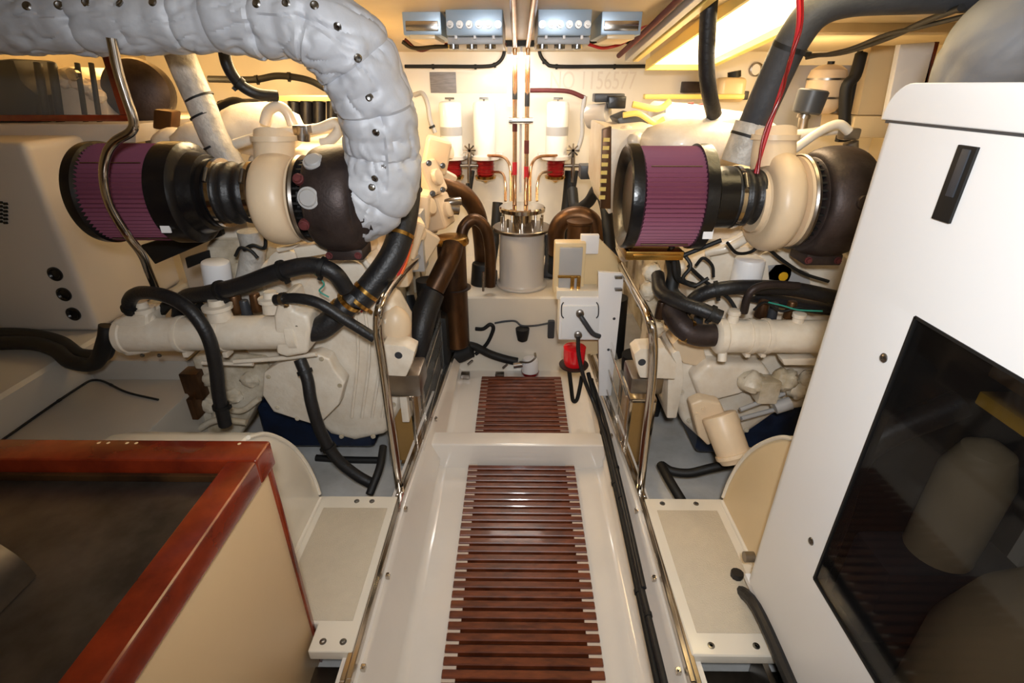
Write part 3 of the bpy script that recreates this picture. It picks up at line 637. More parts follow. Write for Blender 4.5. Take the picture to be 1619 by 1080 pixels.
b = new(); box(b, P(645, 380, 2.0).x, P(668, 380, 2.0).x, 2.0, 2.1, P(655, 430, 2.0).z, P(655, 338, 2.0).z, .005); ep('side_panel', b, LE, 'greypl')
for i, q in enumerate(((678, 258, 2.3), (700, 262, 2.4), (684, 306, 2.25), (663, 300, 2.1), (700, 300, 2.4), (640, 392, 1.85))):
    b = new(); bolt(b, P(q[0], q[1], q[2]-.1), (.4, -1, 0), .009, .012); ep('manifold_bolt', b, LE, 'stud')
# ================================================================ LEFT HOSES AND TUBES
G1 = 'hoses and tubes of the left engine'
rod('bent_tube', 'chrome bent tube crossing in front of the left air filter', 'tube', 'steel', [(176, 60, 1.31), (186, 110, 1.31), (198, 150, 1.31), (211, 190, 1.31), (207, 208, 1.31), (182, 224, 1.31), (168, 246, 1.31), (164, 282, 1.31), (174, 325, 1.31), (202, 372, 1.32), (224, 402, 1.35), (236, 432, 1.4), (252, 470, 1.44)], R(7, 250, 1.31), seg=16)
rod('coolant_hose', 'black hose arching over the left heat exchanger down to the tank', 'hose', 'rubber', [(208, 494, 1.44), (205, 475, 1.43), (222, 463, 1.41), (262, 468, 1.38), (300, 490, 1.36), (328, 530, 1.35), (341, 580, 1.35), (346, 625, 1.35), (356, 672, 1.35)], R(10.5, 520, 1.4), clips=(.06, .93))
rod('coolant_hose', 'thick black hose curving above the left heat exchanger to the brass clamps', 'hose', 'rubber', [(285, 500, 1.52), (292, 472, 1.5), (330, 464, 1.47), (385, 450, 1.45), (440, 430, 1.44), (490, 420, 1.44), (526, 430, 1.44), (548, 458, 1.46)], R(13.5, 450, 1.45), clips=(.35, .6, .8))
rod('coolant_hose', 'slim black hose sloping from the exchanger end cap to the left handrail', 'hose', 'rubber', [(436, 474, 1.40), (470, 472, 1.38), (505, 480, 1.37), (545, 505, 1.37), (592, 534, 1.38)], R(8.5, 500, 1.4), clips=(.1,), clipm='brushed')
rod('drain_hose', 'black hose dropping from the left exchanger to the bilge', 'hose', 'rubber', [(474, 568, 1.45), (486, 600, 1.43), (492, 635, 1.41), (506, 680, 1.40), (530, 722, 1.40), (562, 750, 1.40), (594, 768, 1.40)], R(9.5, 650, 1.4), clips=(.12, .62))
rod('raw_water_hose', 'very thick ribbed black hose rising to the silver pipe', 'hose', 'rubber', [(562, 480, 1.50), (590, 448, 1.53), (620, 405, 1.57), (636, 360, 1.62), (644, 310, 1.68), (646, 270, 1.72)], R(21, 400, 1.55), seg=22, clips=(.04, .14, .55), clipm='brass', clipr=1.08, clipname='band_clamp')
t = thing('elbow_pipe', 'dark brass-clamped elbow at the right end of the left heat exchanger', 'pipe elbow', P(500, 530, 1.45)); b = new(); tube(b, [P(480, 522, 1.45), P(505, 520, 1.45), P(525, 506, 1.46), P(545, 486, 1.48), P(560, 470, 1.5)], R(19, 500, 1.46), 22); part('elbow_body', b, 'rubber', t)
for q, d in (((537, 494, 1.475), (.8, 0, .6)), ((552, 478, 1.49), (.7, 0, .7))):
    b = new(); lathe(b, P(*q), d, [(0, R(19, 490, 1.47)), (0, R(22, 490, 1.47)), (.014, R(22, 490, 1.47)), (.014, R(19, 490, 1.47))], 28); part('band_clamp', b, 'brass', t)
rod('hull_hose', 'upper of two near-black hoses looping along the left hull ledge', 'hose', 'black', [(-60, 532, 1.62), (30, 530, 1.62), (90, 540, 1.60), (125, 562, 1.55), (160, 562, 1.50), (172, 540, 1.48)], R(12, 540, 1.6))
rod('hull_hose', 'lower of two near-black hoses looping along the left hull ledge', 'hose', 'black', [(-60, 545, 1.58), (40, 542, 1.58), (85, 552, 1.55), (112, 572, 1.50), (150, 574, 1.48), (166, 540, 1.46), (170, 515, 1.47)], R(11, 540, 1.6))
rod('earth_cable', 'thin black cable edging the pale panel on the left ledge', 'cable', 'black', [Vector((-1.571, .9, .425)), Vector((-1.571, 1.2, .425)), Vector((-1.571, 1.53, .425)), Vector((-1.54, 1.60, .425)), PZ(200, 620, .425), PZ(250, 632, .425)], .004, clips=(.35, .7))
rod('bilge_hose', 'black hose lying across the bilge floor left of the stand', 'hose', 'black', [PZ(500, 724, .042), PZ(550, 727, .042), PZ(606, 728, .042)], R(6, 725, 1.5))
rod('bilge_hose', 'black hose running down to the back edge of the left shelf', 'hose', 'black', [(606, 706, 1.5), (600, 740, 1.42), (584, 782, 1.34)], R(6, 725, 1.5))
rod('red_wire_run', 'red wire beside the thick ribbed hose', 'wire', 'redwire', [(570, 492, 1.55), (596, 472, 1.56), (622, 445, 1.6), (640, 410, 1.68), (650, 370, 1.8)], .006)
rod('orange_wire_run', 'orange wire beside the thick ribbed hose', 'wire', 'orange', [(598, 480, 1.6), (625, 450, 1.62), (642, 415, 1.7), (652, 375, 1.8), (655, 340, 1.9)], .005)
rod('green_wire_run', 'green wire curling above the left exchanger', 'wire', 'green', [(450, 436, 1.47), (490, 430, 1.47), (512, 448, 1.46), (505, 460, 1.46), (520, 470, 1.46)], .0025)
rod('vent_hose', 'black hose hanging below the silver pipe, upper left', 'hose', 'rubber', [(352, 70, 1.62), (360, 105, 1.62), (378, 132, 1.64), (405, 148, 1.66), (438, 152, 1.7)], R(9, 120, 1.6), clips=(.5,))
rod('upper_cable', 'dark cable sagging along the golden bulkhead, upper left', 'cable', 'black', [(330, 125, 2.6), (400, 126, 2.6), (440, 120, 2.6), (485, 126, 2.6), (518, 142, 2.6)], R(5, 120, 2.6), clips=(.3, .6))
t = thing('wrapped_pipe', 'white tape-wrapped pipe slanting down behind the left air filter', 'pipe', P(372, 268, 1.72)); b = new(); tube(b, [P(278, 70, 1.72), P(296, 115, 1.72), P(318, 165, 1.72), P(338, 215, 1.72), P(362, 255, 1.72), P(385, 300, 1.72)], R(22, 160, 1.7), 22); part('wrapped_body', b, 'lag2', t)
for q in ((314, 153), (338, 230), (322, 180)):
    b = new(); lathe(b, P(*q, 1.72), (.35, 0, -.9), [(0, .03), (0, R(23, 160, 1.7)), (.006, R(23, 160, 1.7)), (.006, .03)], 22); part('tie_band', b, 'black', t)
# blower, mirror frame, shelf clutter
t = thing('blower', 'round dark blower hanging left of the wrapped pipe', 'blower', P(235, 215, 2.0)); b = new(); c = P(226, 146, 2.28); lathe(b, c, (.35, -.9, .05), [(-.02, .08), (.0, .118), (.06, .12), (.10, .112), (.115, .09), (.12, .04)], 40); part('drum', b, 'turb', t)
b = new(); lathe(b, c, (-1, .12, 0), [(0, .05), (.10, .055), (.11, .04)], 30); part('motor', b, 'black', t)
b = new(); plate(b, [(242, 172), (272, 176), (270, 208), (240, 204)], 1.95, .06, .01); part('outlet_duct', b, 'bronze', t)
t = thing('framed_mirror', 'mahogany framed mirror built as a clear opening at the upper left above the generator', 'mirror', P(60, 192, 2.02))  # mirror built as a clear pane with solids behind it
xr, xl = P(187, 140, 2.02).x, P(-80, 140, 2.02).x; z0, z1 = P(90, 192, 2.02).z, P(90, 62, 2.02).z
b = new(); box(b, xl, xr, 2.02, 2.045, z0, z0+.022, .004); part('bottom_frame', b, 'mahog', t, 'mahogany bottom rail')
b = new(); box(b, xr-.024, xr, 2.02, 2.045, z0+.022, z1, .004); part('side_frame', b, 'mahog', t)
b = new(); box(b, xl, xr-.024, 2.03, 2.034, z0+.022, z1); part('pane', b, 'glassc', t, 'clear pane in place of mirror glass')
t = thing('reflections', 'white and black machinery of the engine built as solids in the mahogany framed mirror', 'reflections', P(110, 188, 2.3))  # solid pieces shaped after the engine mirrored in the frame
b = new(); plate(b, [(78, 110), (100, 104), (120, 118), (150, 125), (168, 150), (172, 196), (90, 196), (84, 150)], 2.14, .3, .02)
for q in ((112, 118), (125, 132), (140, 140), (155, 152), (100, 128)): ball(b, P(q[0], q[1], 2.13), .03, (1, .8, .8), lump=.3)
part('white_casting', b, 'eng', t)
for px in (66, 88, 128, 150):
    b = new(); tube(b, [P(px-6, 100, 2.11), P(px, 140, 2.09), P(px+8, 196, 2.11)], .014 if px < 100 else .009); part('black_hose', b, 'black', t)
b = new(); plate(b, [(-20, 95), (20, 92), (34, 130), (60, 150), (58, 196), (-20, 196)], 2.07, .2, .02); part('black_housing', b, 'black', t)
b = new(); lathe(b, P(120, 118, 2.10), (0, -1, 0), [(0, .022), (.02, .022), (.024, .014)], 20); part('chrome_cap', b, 'steel', t)
t = thing('electrical_tray', 'black canister bank under a pale bar, upper left', 'electrical unit', P(490, 195, 2.1)); b = new()
box(b, P(440, 155, 2.1).x, P(545, 155, 2.1).x, 2.1, 2.25, P(490, 160, 2.1).z, P(490, 152, 2.1).z, .003); part('pale_bar', b, 'lampf', t, 'pale top bar with yellow light in its colour')  # yellow lamplight painted into the bar by its material
for q in (465, 485, 505, 527):
    b = new(); cyl(b, P(q, 196, 2.12), P(q, 160, 2.12), .024); part('canister', b, 'ribbed', t)
b = new(); box(b, P(340, 165, 2.2).x, P(410, 165, 2.2).x, 2.2, 2.4, P(380, 185, 2.2).z, P(380, 158, 2.2).z, .02); tube(b, [P(340, 175, 2.2), P(370, 162, 2.18), P(400, 170, 2.18), P(430, 165, 2.18)], .02)
solo('wiring_loom', b, 'black', 'black bundle of loom behind the wrapped pipe', 'wiring')

for px, py, r_, m_ in ((300, 490, 11, 'turb'), (372, 480, 13, 'bronze'), (388, 488, 9, 'dark'), (405, 478, 10, 'bronze'), (318, 508, 8, 'dark'), (500, 500, 9, 'dark')):
    b = new(); c = P(px, py, 1.50); cyl(b, c-Vector((0, 0, .03)), c+Vector((0, 0, .03)), R(r_, py, 1.5), R(r_*.8, py, 1.5), 16, .004); ep('pipe_fitting', b, LE, m_)
for px, py in ((395, 440), (520, 405), (600, 470), (420, 500), (630, 560), (622, 640), (590, 690), (540, 690), (500, 640), (575, 440), (490, 400)):
    b = new(); bolt(b, P(px, py, 1.572), (0, -1, 0), .007, .007); ep('housing_bolt', b, LE, 'engd')
b = new(); tube(b, [P(440, 395, 1.57), P(500, 385, 1.56), P(560, 400, 1.56), P(590, 430, 1.56)], .009); ep('oil_tube', b, LE)
b = new(); plate(b, [(462, 392), (505, 386), (520, 402), (470, 410)], 1.5, .06, .008); ep('drain_flange', b, LE)
# ================================================================ BULKHEAD: filters, manifold, canister
YF = 2.98
def wall_filter(lab, cx, band):
    k = R(1, 200, YF); t = thing('fuel_filter', lab, 'fuel filter', P(cx, 290, YF), 'white fuel filters on the bulkhead'); zb = P(cx, 244, YF).z; zt = P(cx, 160, YF).z; x = P(cx, 200, YF).x; r = 17.5*k; H = zt-zb
    b = new(); lathe(b, (x, YF, zb), (0, 0, 1), [(0, r*.95), (.01, r), (H-.02, r), (H-.006, r*.93), (H, r*.7)], 36); part('canister', b, 'whiteg', t)
    b = new(); cyl(b, (x, YF, zt), (x, YF, zt+.012), .005); cyl(b, (x-.024, YF, zt+.013), (x+.024, YF, zt+.013), .0045); part('tee_handle', b, 'stud', t)
    if band:
        b = new(); z1 = P(cx, 214, YF).z; z2 = P(cx, 200, YF).z; lathe(b, (x, YF, z1), (0, 0, 1), [(0, r*.98), (0, r*1.006), (z2-z1, r*1.006), (z2-z1, r*.98)], 36); part('label_band', b, 'greypl', t, 'grey label band')
    b = new(); lathe(b, (x, YF, zb-.028), (0, 0, 1), [(0, r*1.05), (.004, r*1.3), (.022, r*1.3), (.028, r*1.0)], 32); box(b, x-r*1.6, x+r*1.6, YF, YB+.01, zb-.022, zb-.006, .004); part('head', b, 'bucket', t)
    b = new(); z3 = P(cx, 278, YF).z; lathe(b, (x, YF, z3), (0, 0, 1), [(0, r*.62), (.01, r*.82), (zb-.028-z3-.01, r*.84), (zb-.028-z3, r*.9)], 32)
    for i in range(4): lathe(b, (x, YF, z3+.02+i*.02), (0, 0, 1), [(0, r*.8), (.004, r*.88), (.008, r*.8)], 32)
    part('sediment_bowl', b, 'redbowl', t, 'dark red sediment bowl')
    b = new(); lathe(b, (x, YF, z3-.035), (0, 0, 1), [(0, r*.12), (.01, r*.3), (.022, r*.95), (.036, r*1.02), (.036, r*.6)], 32); part('drip_cup', b, 'brass', t)
wall_filter('white fuel filter with grey label band, leftmost on the bulkhead', 713, True)
wall_filter('plain white fuel filter left of the central pipes', 766, False)
wall_filter('white fuel filter with grey band right of the central pipes', 881, True)
# bulkhead markings
b = new(); pbox(b, 680, 114, 721, 147, YB-.004, .006, .001); solo('data_plate', b, 'plaque', 'small grey data plate on the white bulkhead', 'plate')
b = new(); pbox(b, 722, 114, 800, 147, YB-.003, .004, .0005); solo('notice_sheet', b, 'wall', 'pale notice sheet beside the grey data plate', 'notice')
def text(body, px, py, h, Y, m, lab, cat):
    cu = bpy.data.curves.new('t', 'FONT'); cu.body = body; cu.size = h; cu.extrude = .0012; tmp = bpy.data.objects.new('t', cu); scn.collection.objects.link(tmp)
    dg = bpy.context.evaluated_depsgraph_get(); me = bpy.data.meshes.new_from_object(tmp.evaluated_get(dg)); bpy.data.objects.remove(tmp)
    me.transform(Matrix.Diagonal((.70, 1, 1, 1))); me.transform(Matrix.Rotation(math.pi/2, 4, 'X')); o = bpy.data.objects.new('stamped_number', me); me.materials.append(M[m]); scn.collection.objects.link(o); o.location = P(px, py, Y); return tag(o, lab, cat)
text('NO 1156577', 868, 141, .125, YB-.0005, 'ghost', 'faint stamped number on the white bulkhead above the right filter', 'lettering')
rod('conduit', 'black conduit along the bulkhead left of the central pipes', 'conduit', 'black', [(640, 105, YB-.03), (700, 105, YB-.03), (765, 105, YB-.03), (785, 101, YB-.03), (796, 88, YB-.03), (797, 70, YB-.03)], .009, clips=(.15, .35, .55), group='black conduits on the bulkhead')
rod('conduit', 'black conduit along the bulkhead right of the central pipes', 'conduit', 'black', [(852, 66, YB-.03), (854, 86, YB-.03), (864, 100, YB-.03), (880, 105, YB-.03), (960, 105, YB-.03), (1060, 105, YB-.03), (1115, 106, YB-.03)], .009, clips=(.3, .5, .7), group='black conduits on the bulkhead')
# white canister on the platform
t = thing('sea_canister', 'white enamelled canister with a steel lid on the central platform', 'canister', (.024, 2.60, .43)); x, y = .024, 2.60
b = new(); lathe(b, (x, y, .43), (0, 0, 1), [(0, .125), (.006, .135), (.014, .135), (.02, .122), (.03, .118), (.29, .118), (.30, .12)], 56); part('drum', b, 'bucket', t)
b = new(); lathe(b, (x, y, .735), (0, 0, 1), [(-.005, .1), (-.004, .148), (.008, .15), (.012, .146), (.013, .1)], 56); part('rim_flange', b, 'brushed', t)
b = new()
for i in range(10): a = i*math.pi/5+.2; cyl(b, (x+.105*math.cos(a), y+.105*math.sin(a), .745), (x+.105*math.cos(a), y+.105*math.sin(a), .80), .0065, seg=10)
lathe(b, (x, y, .745), (0, 0, 1), [(0, .05), (.085, .05)], 30); part('lid_studs', b, 'steel', t)
b = new(); lathe(b, (x, y, .822), (0, 0, 1), [(0, .08), (.002, .114), (.02, .116), (.026, .11), (.027, .05)], 48); part('lid_plate', b, 'steel', t, 'polished steel lid')
b = new(); box(b, x+.118, x+.123, y-.03, y-.01, .60, .70, .001); part('side_slot', b, 'black', t)
# manifold pipes
def mpipe(lab, px, pts, m='copper', r=.011, wraps=()):
    t = thing('manifold_pipe', lab, 'pipe', V(pts[0]), 'pipes rising from the white canister'); b = new(); tube(b, pts, r, 14, n=8); part('pipe_run', b, m, t)
    for (p, m2) in wraps:
        b = new(); c = V(p); cyl(b, c-Vector((0, 0, .03)), c+Vector((0, 0, .03)), r*1.12); part('sleeve', b, m2, t)
    return t
YM = 2.66
zc = .848
xa = P(814, 200, YM).x; xb = P(833, 200, YM).x
mpipe('central pipe with pale and rusty bands, left one of the pair', 814, [(xa, YM-.04, zc), (xa, YM, 1.0), (xa, YM-.01, ceil_z(YM)-.05), (xa, YM-.06, ceil_z(YM)-.02), (xa, 2.2, ceil_z(2.2)-.02), (xa, 1.3, ceil_z(1.5)-.02)], 'copper', .0105, [((xa, YM, 1.02), 'redwire'), ((xa, YM, 1.22), 'rust'), ((xa, YM, 1.36), 'black'), ((xa, YM, 1.42), 'black')])
mpipe('central pipe with pale and rusty bands, right one of the pair', 833, [(xb, YM-.04, zc), (xb, YM, 1.0), (xb, YM-.01, ceil_z(YM)-.05), (xb, YM-.06, ceil_z(YM)-.02), (xb, 2.2, ceil_z(2.2)-.02), (xb, 1.3, ceil_z(1.5)-.02)], 'copper', .0105, [((xb, YM, 1.0), 'redwire'), ((xb, YM, 1.12), 'rust'), ((xb, YM, 1.33), 'black'), ((xb, YM, 1.43), 'black')])
b = new(); box(b, xa-.035, xa-.025+.01, YM-.01, YM+.02, 1.3, ceil_z(YM)-.01, .002); box(b, (xa+xb)/2-.006, (xa+xb)/2+.006, YM+.012, YM+.022, .9, ceil_z(YM)-.01, .002)
solo('backing_strip', b, 'white', 'white backing strip behind the central pipes', 'strip')
b = new(); box(b, xa-.03, xb+.03, YM-.025, YM+.03, P(824, 196, YM).z, P(824, 186, YM).z, .006); cyl(b, (xa-.028, YM-.02, P(824, 191, YM).z), (xb+.028, YM-.02, P(824, 191, YM).z), .014); solo('pipe_clamp', b, 'steel', 'polished clamp block halfway up the central pipes', 'clamp')
b = new(); box(b, P(799, 66, YM).x, P(845, 66, YM).x, YM-.03, YM+.03, P(824, 74, YM).z, P(824, 60, YM).z, .006); solo('pipe_clamp', b, 'black', 'black clamp block at the top of the central pipes', 'clamp')
mpipe('thin pipe curving from the left filters down to the canister lid', 0, [(772, 246, 2.92), (795, 248, 2.8), (806, 262, 2.7), (808, 290, 2.64), (808, 318, 2.6)], 'copper', .008)
mpipe('thin pipe curving from the right filter down to the canister lid', 0, [(880, 246, 2.92), (852, 248, 2.8), (840, 262, 2.7), (838, 290, 2.64), (838, 318, 2.6)], 'copper', .008)
mpipe('short bent pipe left of the canister lid', 0, [(778, 272, 2.9), (794, 274, 2.75), (799, 290, 2.66), (799, 318, 2.6)], 'copper', .007)
mpipe('short bent pipe right of the canister lid', 0, [(872, 272, 2.9), (856, 274, 2.75), (850, 290, 2.66), (849, 318, 2.6)], 'copper', .007)
rod('fuel_line', 'white fuel line looping by the leftmost filter', 'hose', 'greypl', [(655, 150, 3.0), (668, 148, 2.98), (676, 165, 2.96), (680, 190, 2.95), (688, 210, 2.95)], .012, clips=(.9,))
rod('fuel_line', 'braided red line arching to the right above the right filter', 'hose', 'rust', [(838, 143, 2.95), (870, 143, 2.95), (900, 145, 2.95), (925, 155, 2.95)], .011)
rod('fuel_line', 'grey line hanging right of the right filter', 'hose', 'greypl', [(925, 152, 2.95), (921, 180, 2.95), (920, 215, 2.95), (912, 240, 2.95)], .012)
for lab, px in (('small valve cluster between the two left filters', 742), ('small valve cluster right of the right filter', 906)):
    t = thing('valve', lab, 'valve', P(px, 285, 2.95), 'valves beside the fuel filters'); b = new(); cyl(b, P(px, 288, 2.95), P(px, 240, 2.95), .011); cyl(b, P(px-14, 262, 2.95), P(px+14, 262, 2.95), .010); part('valve_body', b, 'brushed', t)
    b = new()
    for i in range(4): m_ = Matrix.Translation(P(px, 238, 2.92)) @ Matrix.Rotation(i*math.pi/4, 4, 'Y'); box(b, -.035, .035, -.003, .003, -.004, .004, 0, m_)
    part('star_handle', b, 'steel', t)
    b = new(); tube(b, [P(px-3, 290, 2.95), P(px, 305, 2.93), P(px+6, 270, 2.92)], .01); part('lever', b, 'black', t)
# dark hoses and hose bundle around the canister
rod('canister_hose', 'black hose rising behind the canister on its left', 'hose', 'black', [(772, 462, 2.85), (776, 420, 2.9), (783, 370, 2.95), (787, 320, 3.0)], .03)
rod('canister_hose', 'black hose rising behind the canister on its right', 'hose', 'black', [(880, 460, 2.9), (884, 400, 2.95), (896, 330, 3.0), (902, 270, 3.02)], .032)
rod('canister_hose', 'short black hose behind the grey relay box', 'hose', 'greyrub', [(868, 440, 2.7), (872, 400, 2.78), (870, 370, 2.8)], .035)
# ================================================================ HEAT-STAINED EXHAUST WORK LEFT OF CENTRE
G = 'heat stained steel pipes left of the canister'
t = thing('exhaust_riser', 'heat-stained upright steel riser left of the white canister', 'exhaust pipe', P(722, 540, 2.3), G)
b = new(); lathe(b, P(722, 545, 2.3), (0, 0, 1), [(0, .06), (.01, .066), (P(722, 385, 2.3).z-P(722, 545, 2.3).z, .066)], 40); rs = part('riser_tube', b, 'bronze', t)
b = new(); zt = P(722, 378, 2.3).z; lathe(b, (P(714, 380, 2.3).x, 2.3, zt-.02), (0, 0, 1), [(0, .066), (0, .078), (.012, .08), (.03, .074), (.034, .06)], 36); part('collar', b, 'brass', t, 'gold-tinted collar')
b = new(); zz = P(722, 455, 2.3).z; lathe(b, (P(722, 455, 2.3).x, 2.3, zz), (0, 0, 1), [(0, .066), (0, .069), (.005, .069), (.005, .066)], 40); part('weld_ring', b, 'turb', t)
b = new(); tube(b, [(716, 388, 2.24), (712, 405, 2.2), (700, 430, 2.16), (686, 458, 2.12)], .047, 24); part('side_branch', b, 'bronze', t, 'slanting branch with golden tint')
b = new(); c = P(685, 461, 2.115); lathe(b, c, (-.45, -.1, -.85), [(0, .047), (0, .053), (.016, .053), (.016, .047)], 30); part('band_clamp', b, 'steel', t)
t = thing('exhaust_elbow', 'broad brown strap-like elbow arching over beside the riser', 'exhaust pipe', P(768, 450, 2.35), G)
b = new(); tube(b, [(728, 388, 2.38), (733, 360, 2.4), (750, 347, 2.42), (768, 362, 2.43), (775, 400, 2.44), (775, 452, 2.45)], .028, 18); part('elbow_body', b, 'bronze', t)
b = new(); cyl(b, P(764, 430, 2.4), P(764, 460, 2.4), .006); part('stay_rod', b, 'steel', t)
t = thing('exhaust_elbow', 'dark brown elbow curving down behind the strap elbow', 'exhaust pipe', P(700, 300, 2.6), G)
b = new(); tube(b, [(690, 288, 2.5), (712, 296, 2.52), (738, 312, 2.56), (755, 340, 2.6), (762, 385, 2.64), (764, 440, 2.7)], .044, 20); part('elbow_body', b, 'bronze', t)
b = new(); tube(b, [(694, 325, 2.4), (712, 320, 2.4), (728, 318, 2.42)], .02); tube(b, [(700, 350, 2.38), (705, 330, 2.4), (725, 330, 2.42)], .03); part('saddle', b, 'brushed', t)
rod('exhaust_hose', 'fat black hose dropping from the slanting branch clamp', 'hose', 'rubber', [(683, 464, 2.11), (672, 495, 2.05), (664, 530, 2.0), (662, 575, 1.98)], .055, seg=24)
rod('exhaust_hose', 'black hose in the dark between left engine and riser', 'hose', 'black', [(640, 470, 2.2), (650, 510, 2.15), (655, 560, 2.1), (650, 610, 2.1)], .045)
rod('exhaust_hose', 'black hose curling away under the riser', 'hose', 'black', [(700, 460, 2.4), (700, 520, 2.36), (716, 560, 2.34), (745, 552, 2.34)], .045)
b = new(); box(b, -.50, -.36, 1.98, 2.12, .04, .30, .015); box(b, -.42, -.33, 2.18, 2.35, .04, .42, .02); cyl(b, (-.40, 2.15, .40), (-.40, 2.15, .62), .05)
solo('bilge_pump', b, 'black', 'black pump body below the fat hose left of the walkway', 'pump')
rod('pump_lead', 'black hose sweeping along the platform foot to the small white pump', 'hose', 'black', [(728, 545, 2.36), (750, 548, 2.38), (775, 560, 2.39), (800, 568, 2.39), (818, 572, 2.39)], .022)
rod('lead_bundle', 'black ring of cable hanging on the platform face', 'cable', 'black', [(752, 520, 2.41), (764, 520, 2.40), (775, 513, 2.40), (780, 520, 2.40), (772, 540, 2.40), (762, 552, 2.40), (752, 560, 2.40)], .010)
rod('sensor_lead', 'grey lead running across the platform face to the black plug', 'cable', 'dark', [(782, 511, 2.412), (800, 508, 2.412), (815, 508, 2.41), (825, 515, 2.40), (845, 515, 2.412), (868, 511, 2.412)], .005)
b = new(); lathe(b, P(826, 540, 2.395), (0, 0, 1), [(0, .01), (.01, .026), (.05, .034), (.075, .036), (.08, .02)], 18); solo('sensor_plug', b, 'black', 'black plug hanging on the white platform face', 'plug')
b = new(); pbox(b, 866, 508, 877, 536, 2.39, .025, .008); solo('clip_plug', b, 'dark', 'dark clip at the right edge of the platform face', 'plug')
t = thing('float_pump', 'small white pump with dark red base beyond the far grating', 'pump', P(838, 594, 2.37)); b = new(); lathe(b, P(838, 590, 2.38), (0, 0, 1), [(0, .045), (.015, .048)], 28); part('pump_base', b, 'redbowl', t, 'dark red base')
b = new(); lathe(b, P(838, 586, 2.38), (0, 0, 1), [(0, .046), (.06, .044), (.075, .036), (.08, .015)], 28); lathe(b, P(833, 577, 2.34), (0, -1, 0), [(0, .01), (.002, .009)], 12); part('pump_body', b, 'white', t)
b = new(); tube(b, [P(822, 572, 2.36), P(836, 573, 2.33), P(846, 566, 2.33), P(846, 558, 2.35)], .005); cyl(b, P(812, 578, 2.36), P(826, 576, 2.36), .016); part('hose_barb', b, 'brushed', t)
for i, (px, py) in enumerate(((735, 582), (790, 588))):
    b = new(); box(b, P(px-7, py, 2.33).x, P(px+7, py, 2.33).x, 2.32, 2.36, .001, .03, .004); cyl(b, P(px+5, py-6, 2.34), P(px+12, py-12, 2.34), .006)
    solo('floor_valve', b, 'brushed', ('small metal valve on the coaming left of the far grating', 'small metal fitting at the far end of the grating')[i], 'valve')
# ================================================================ ELECTRIC PANEL RIGHT OF CENTRE
t = thing('panel_board', 'upright white board carrying the boxes right of the far grating', 'board', PZ(957, 628, .16))
b = new(); prism(b, [P(946, 430, 1.90), P(987, 433, 1.90), P(966, 626, 1.90), P(947, 626, 1.90)], Vector((0, .02, 0)), .002); part('front_edge', b, 'white', t, 'bright white front edge strip')
b = new(); prism(b, [P(920, 376, 2.02), P(946, 376, 2.02), P(985, 415, 2.02), P(985, 440, 2.02), P(965, 560, 2.02), P(912, 560, 2.02)], Vector((0, .02, 0)), .003); part('back_board', b, 'clearj', t, 'cream back board')
for px, py in ((971, 504), (962, 553)):
    b = new(); c = P(px, py, 1.899); lathe(b, c, (0, -1, 0), [(0, .006), (.002, .005), (.003, .002)], 14); part('screw', b, 'dark', t)
b = new(); c = P(977, 437, 1.9); box(b, c.x-.014, c.x+.014, 1.88, 1.90, c.z-.004, c.z+.004, .001); part('catch', b, 'stud', t); b = new(); c = P(977, 456, 1.9); box(b, c.x-.014, c.x+.014, 1.88, 1.90, c.z-.004, c.z+.004, .001); part('catch', b, 'stud', t)
b = new(); pbox(b, 918, 372, 947, 402, 1.99, .03, .004); part('top_tab', b, 'white', t)
t = thing('relay_box', 'grey-lidded relay box at the top of the white board', 'electrical box', P(902, 462, 1.95)); b = new(); pbox(b, 876, 384, 925, 464, 1.96, .06, .008); part('case', b, 'clearj', t)
b = new(); pbox(b, 884, 392, 920, 456, 1.945, .02, .003); part('lid', b, 'greypl', t, 'grey lid')
b = new(); pbox(b, 902, 437, 908, 462, 1.93, .02, .003); pbox(b, 912, 437, 918, 462, 1.93, .02, .003); pbox(b, 882, 436, 918, 440, 1.935, .01, .002); part('brass_terminals', b, 'brass', t)
t = thing('junction_box', 'white junction box with a dark lever on the white board', 'electrical box', P(915, 540, 1.9)); b = new(); pbox(b, 884, 470, 951, 538, 1.90, .10, .008); part('case', b, 'white', t)
b = new(); pbox(b, 888, 484, 947, 536, 1.892, .01, .003); part('cover', b, 'cabinet', t)
b = new(); pbox(b, 880, 460, 947, 474, 1.91, .08, .004); part('upper_plate', b, 'gel', t)
for i, (px, py) in enumerate(((917, 496), (914, 530))):
    b = new(); c = P(px, py, 1.885); lathe(b, c, (0, -1, 0), [(-.01, .016), (.006, .016), (.009, .011), (.01, .004)], 22); part('knob', b, 'brushed', t)
b = new(); tube(b, [P(918, 500, 1.87), P(926, 512, 1.86), P(937, 527, 1.86), P(948, 532, 1.87)], .010); part('lever', b, 'dark', t, 'dark lever')
for s, x in ((-1, 891), (1, 943)):
    b = new(); tube(b, [P(x, 478, 1.888), P(x+s*3, 484, 1.885), P(x+s*3, 498, 1.885), P(x, 503, 1.888)], .0025); part('clip', b, 'dark', t)
t = thing('red_beacon', 'red glass beacon in a dark cup under the junction box', 'beacon', P(907, 592, 1.92)); b = new(); c = P(907, 578, 1.94); lathe(b, c, (0, 0, 1), [(0, .035), (.01, .042), (.035, .046), (.09, .048), (.095, .03)], 32); part('lens', b, 'red', t, 'bright red lens')
b = new(); lathe(b, c-Vector((0, 0, .018)), (0, 0, 1), [(0, .02), (.006, .04), (.018, .062), (.024, .064), (.024, .045)], 36); part('cup', b, 'turb', t, 'dark metal cup')
GC = 'black cables following the right side of the walkway'
def along(pts): return [Vector(p) for p in pts]
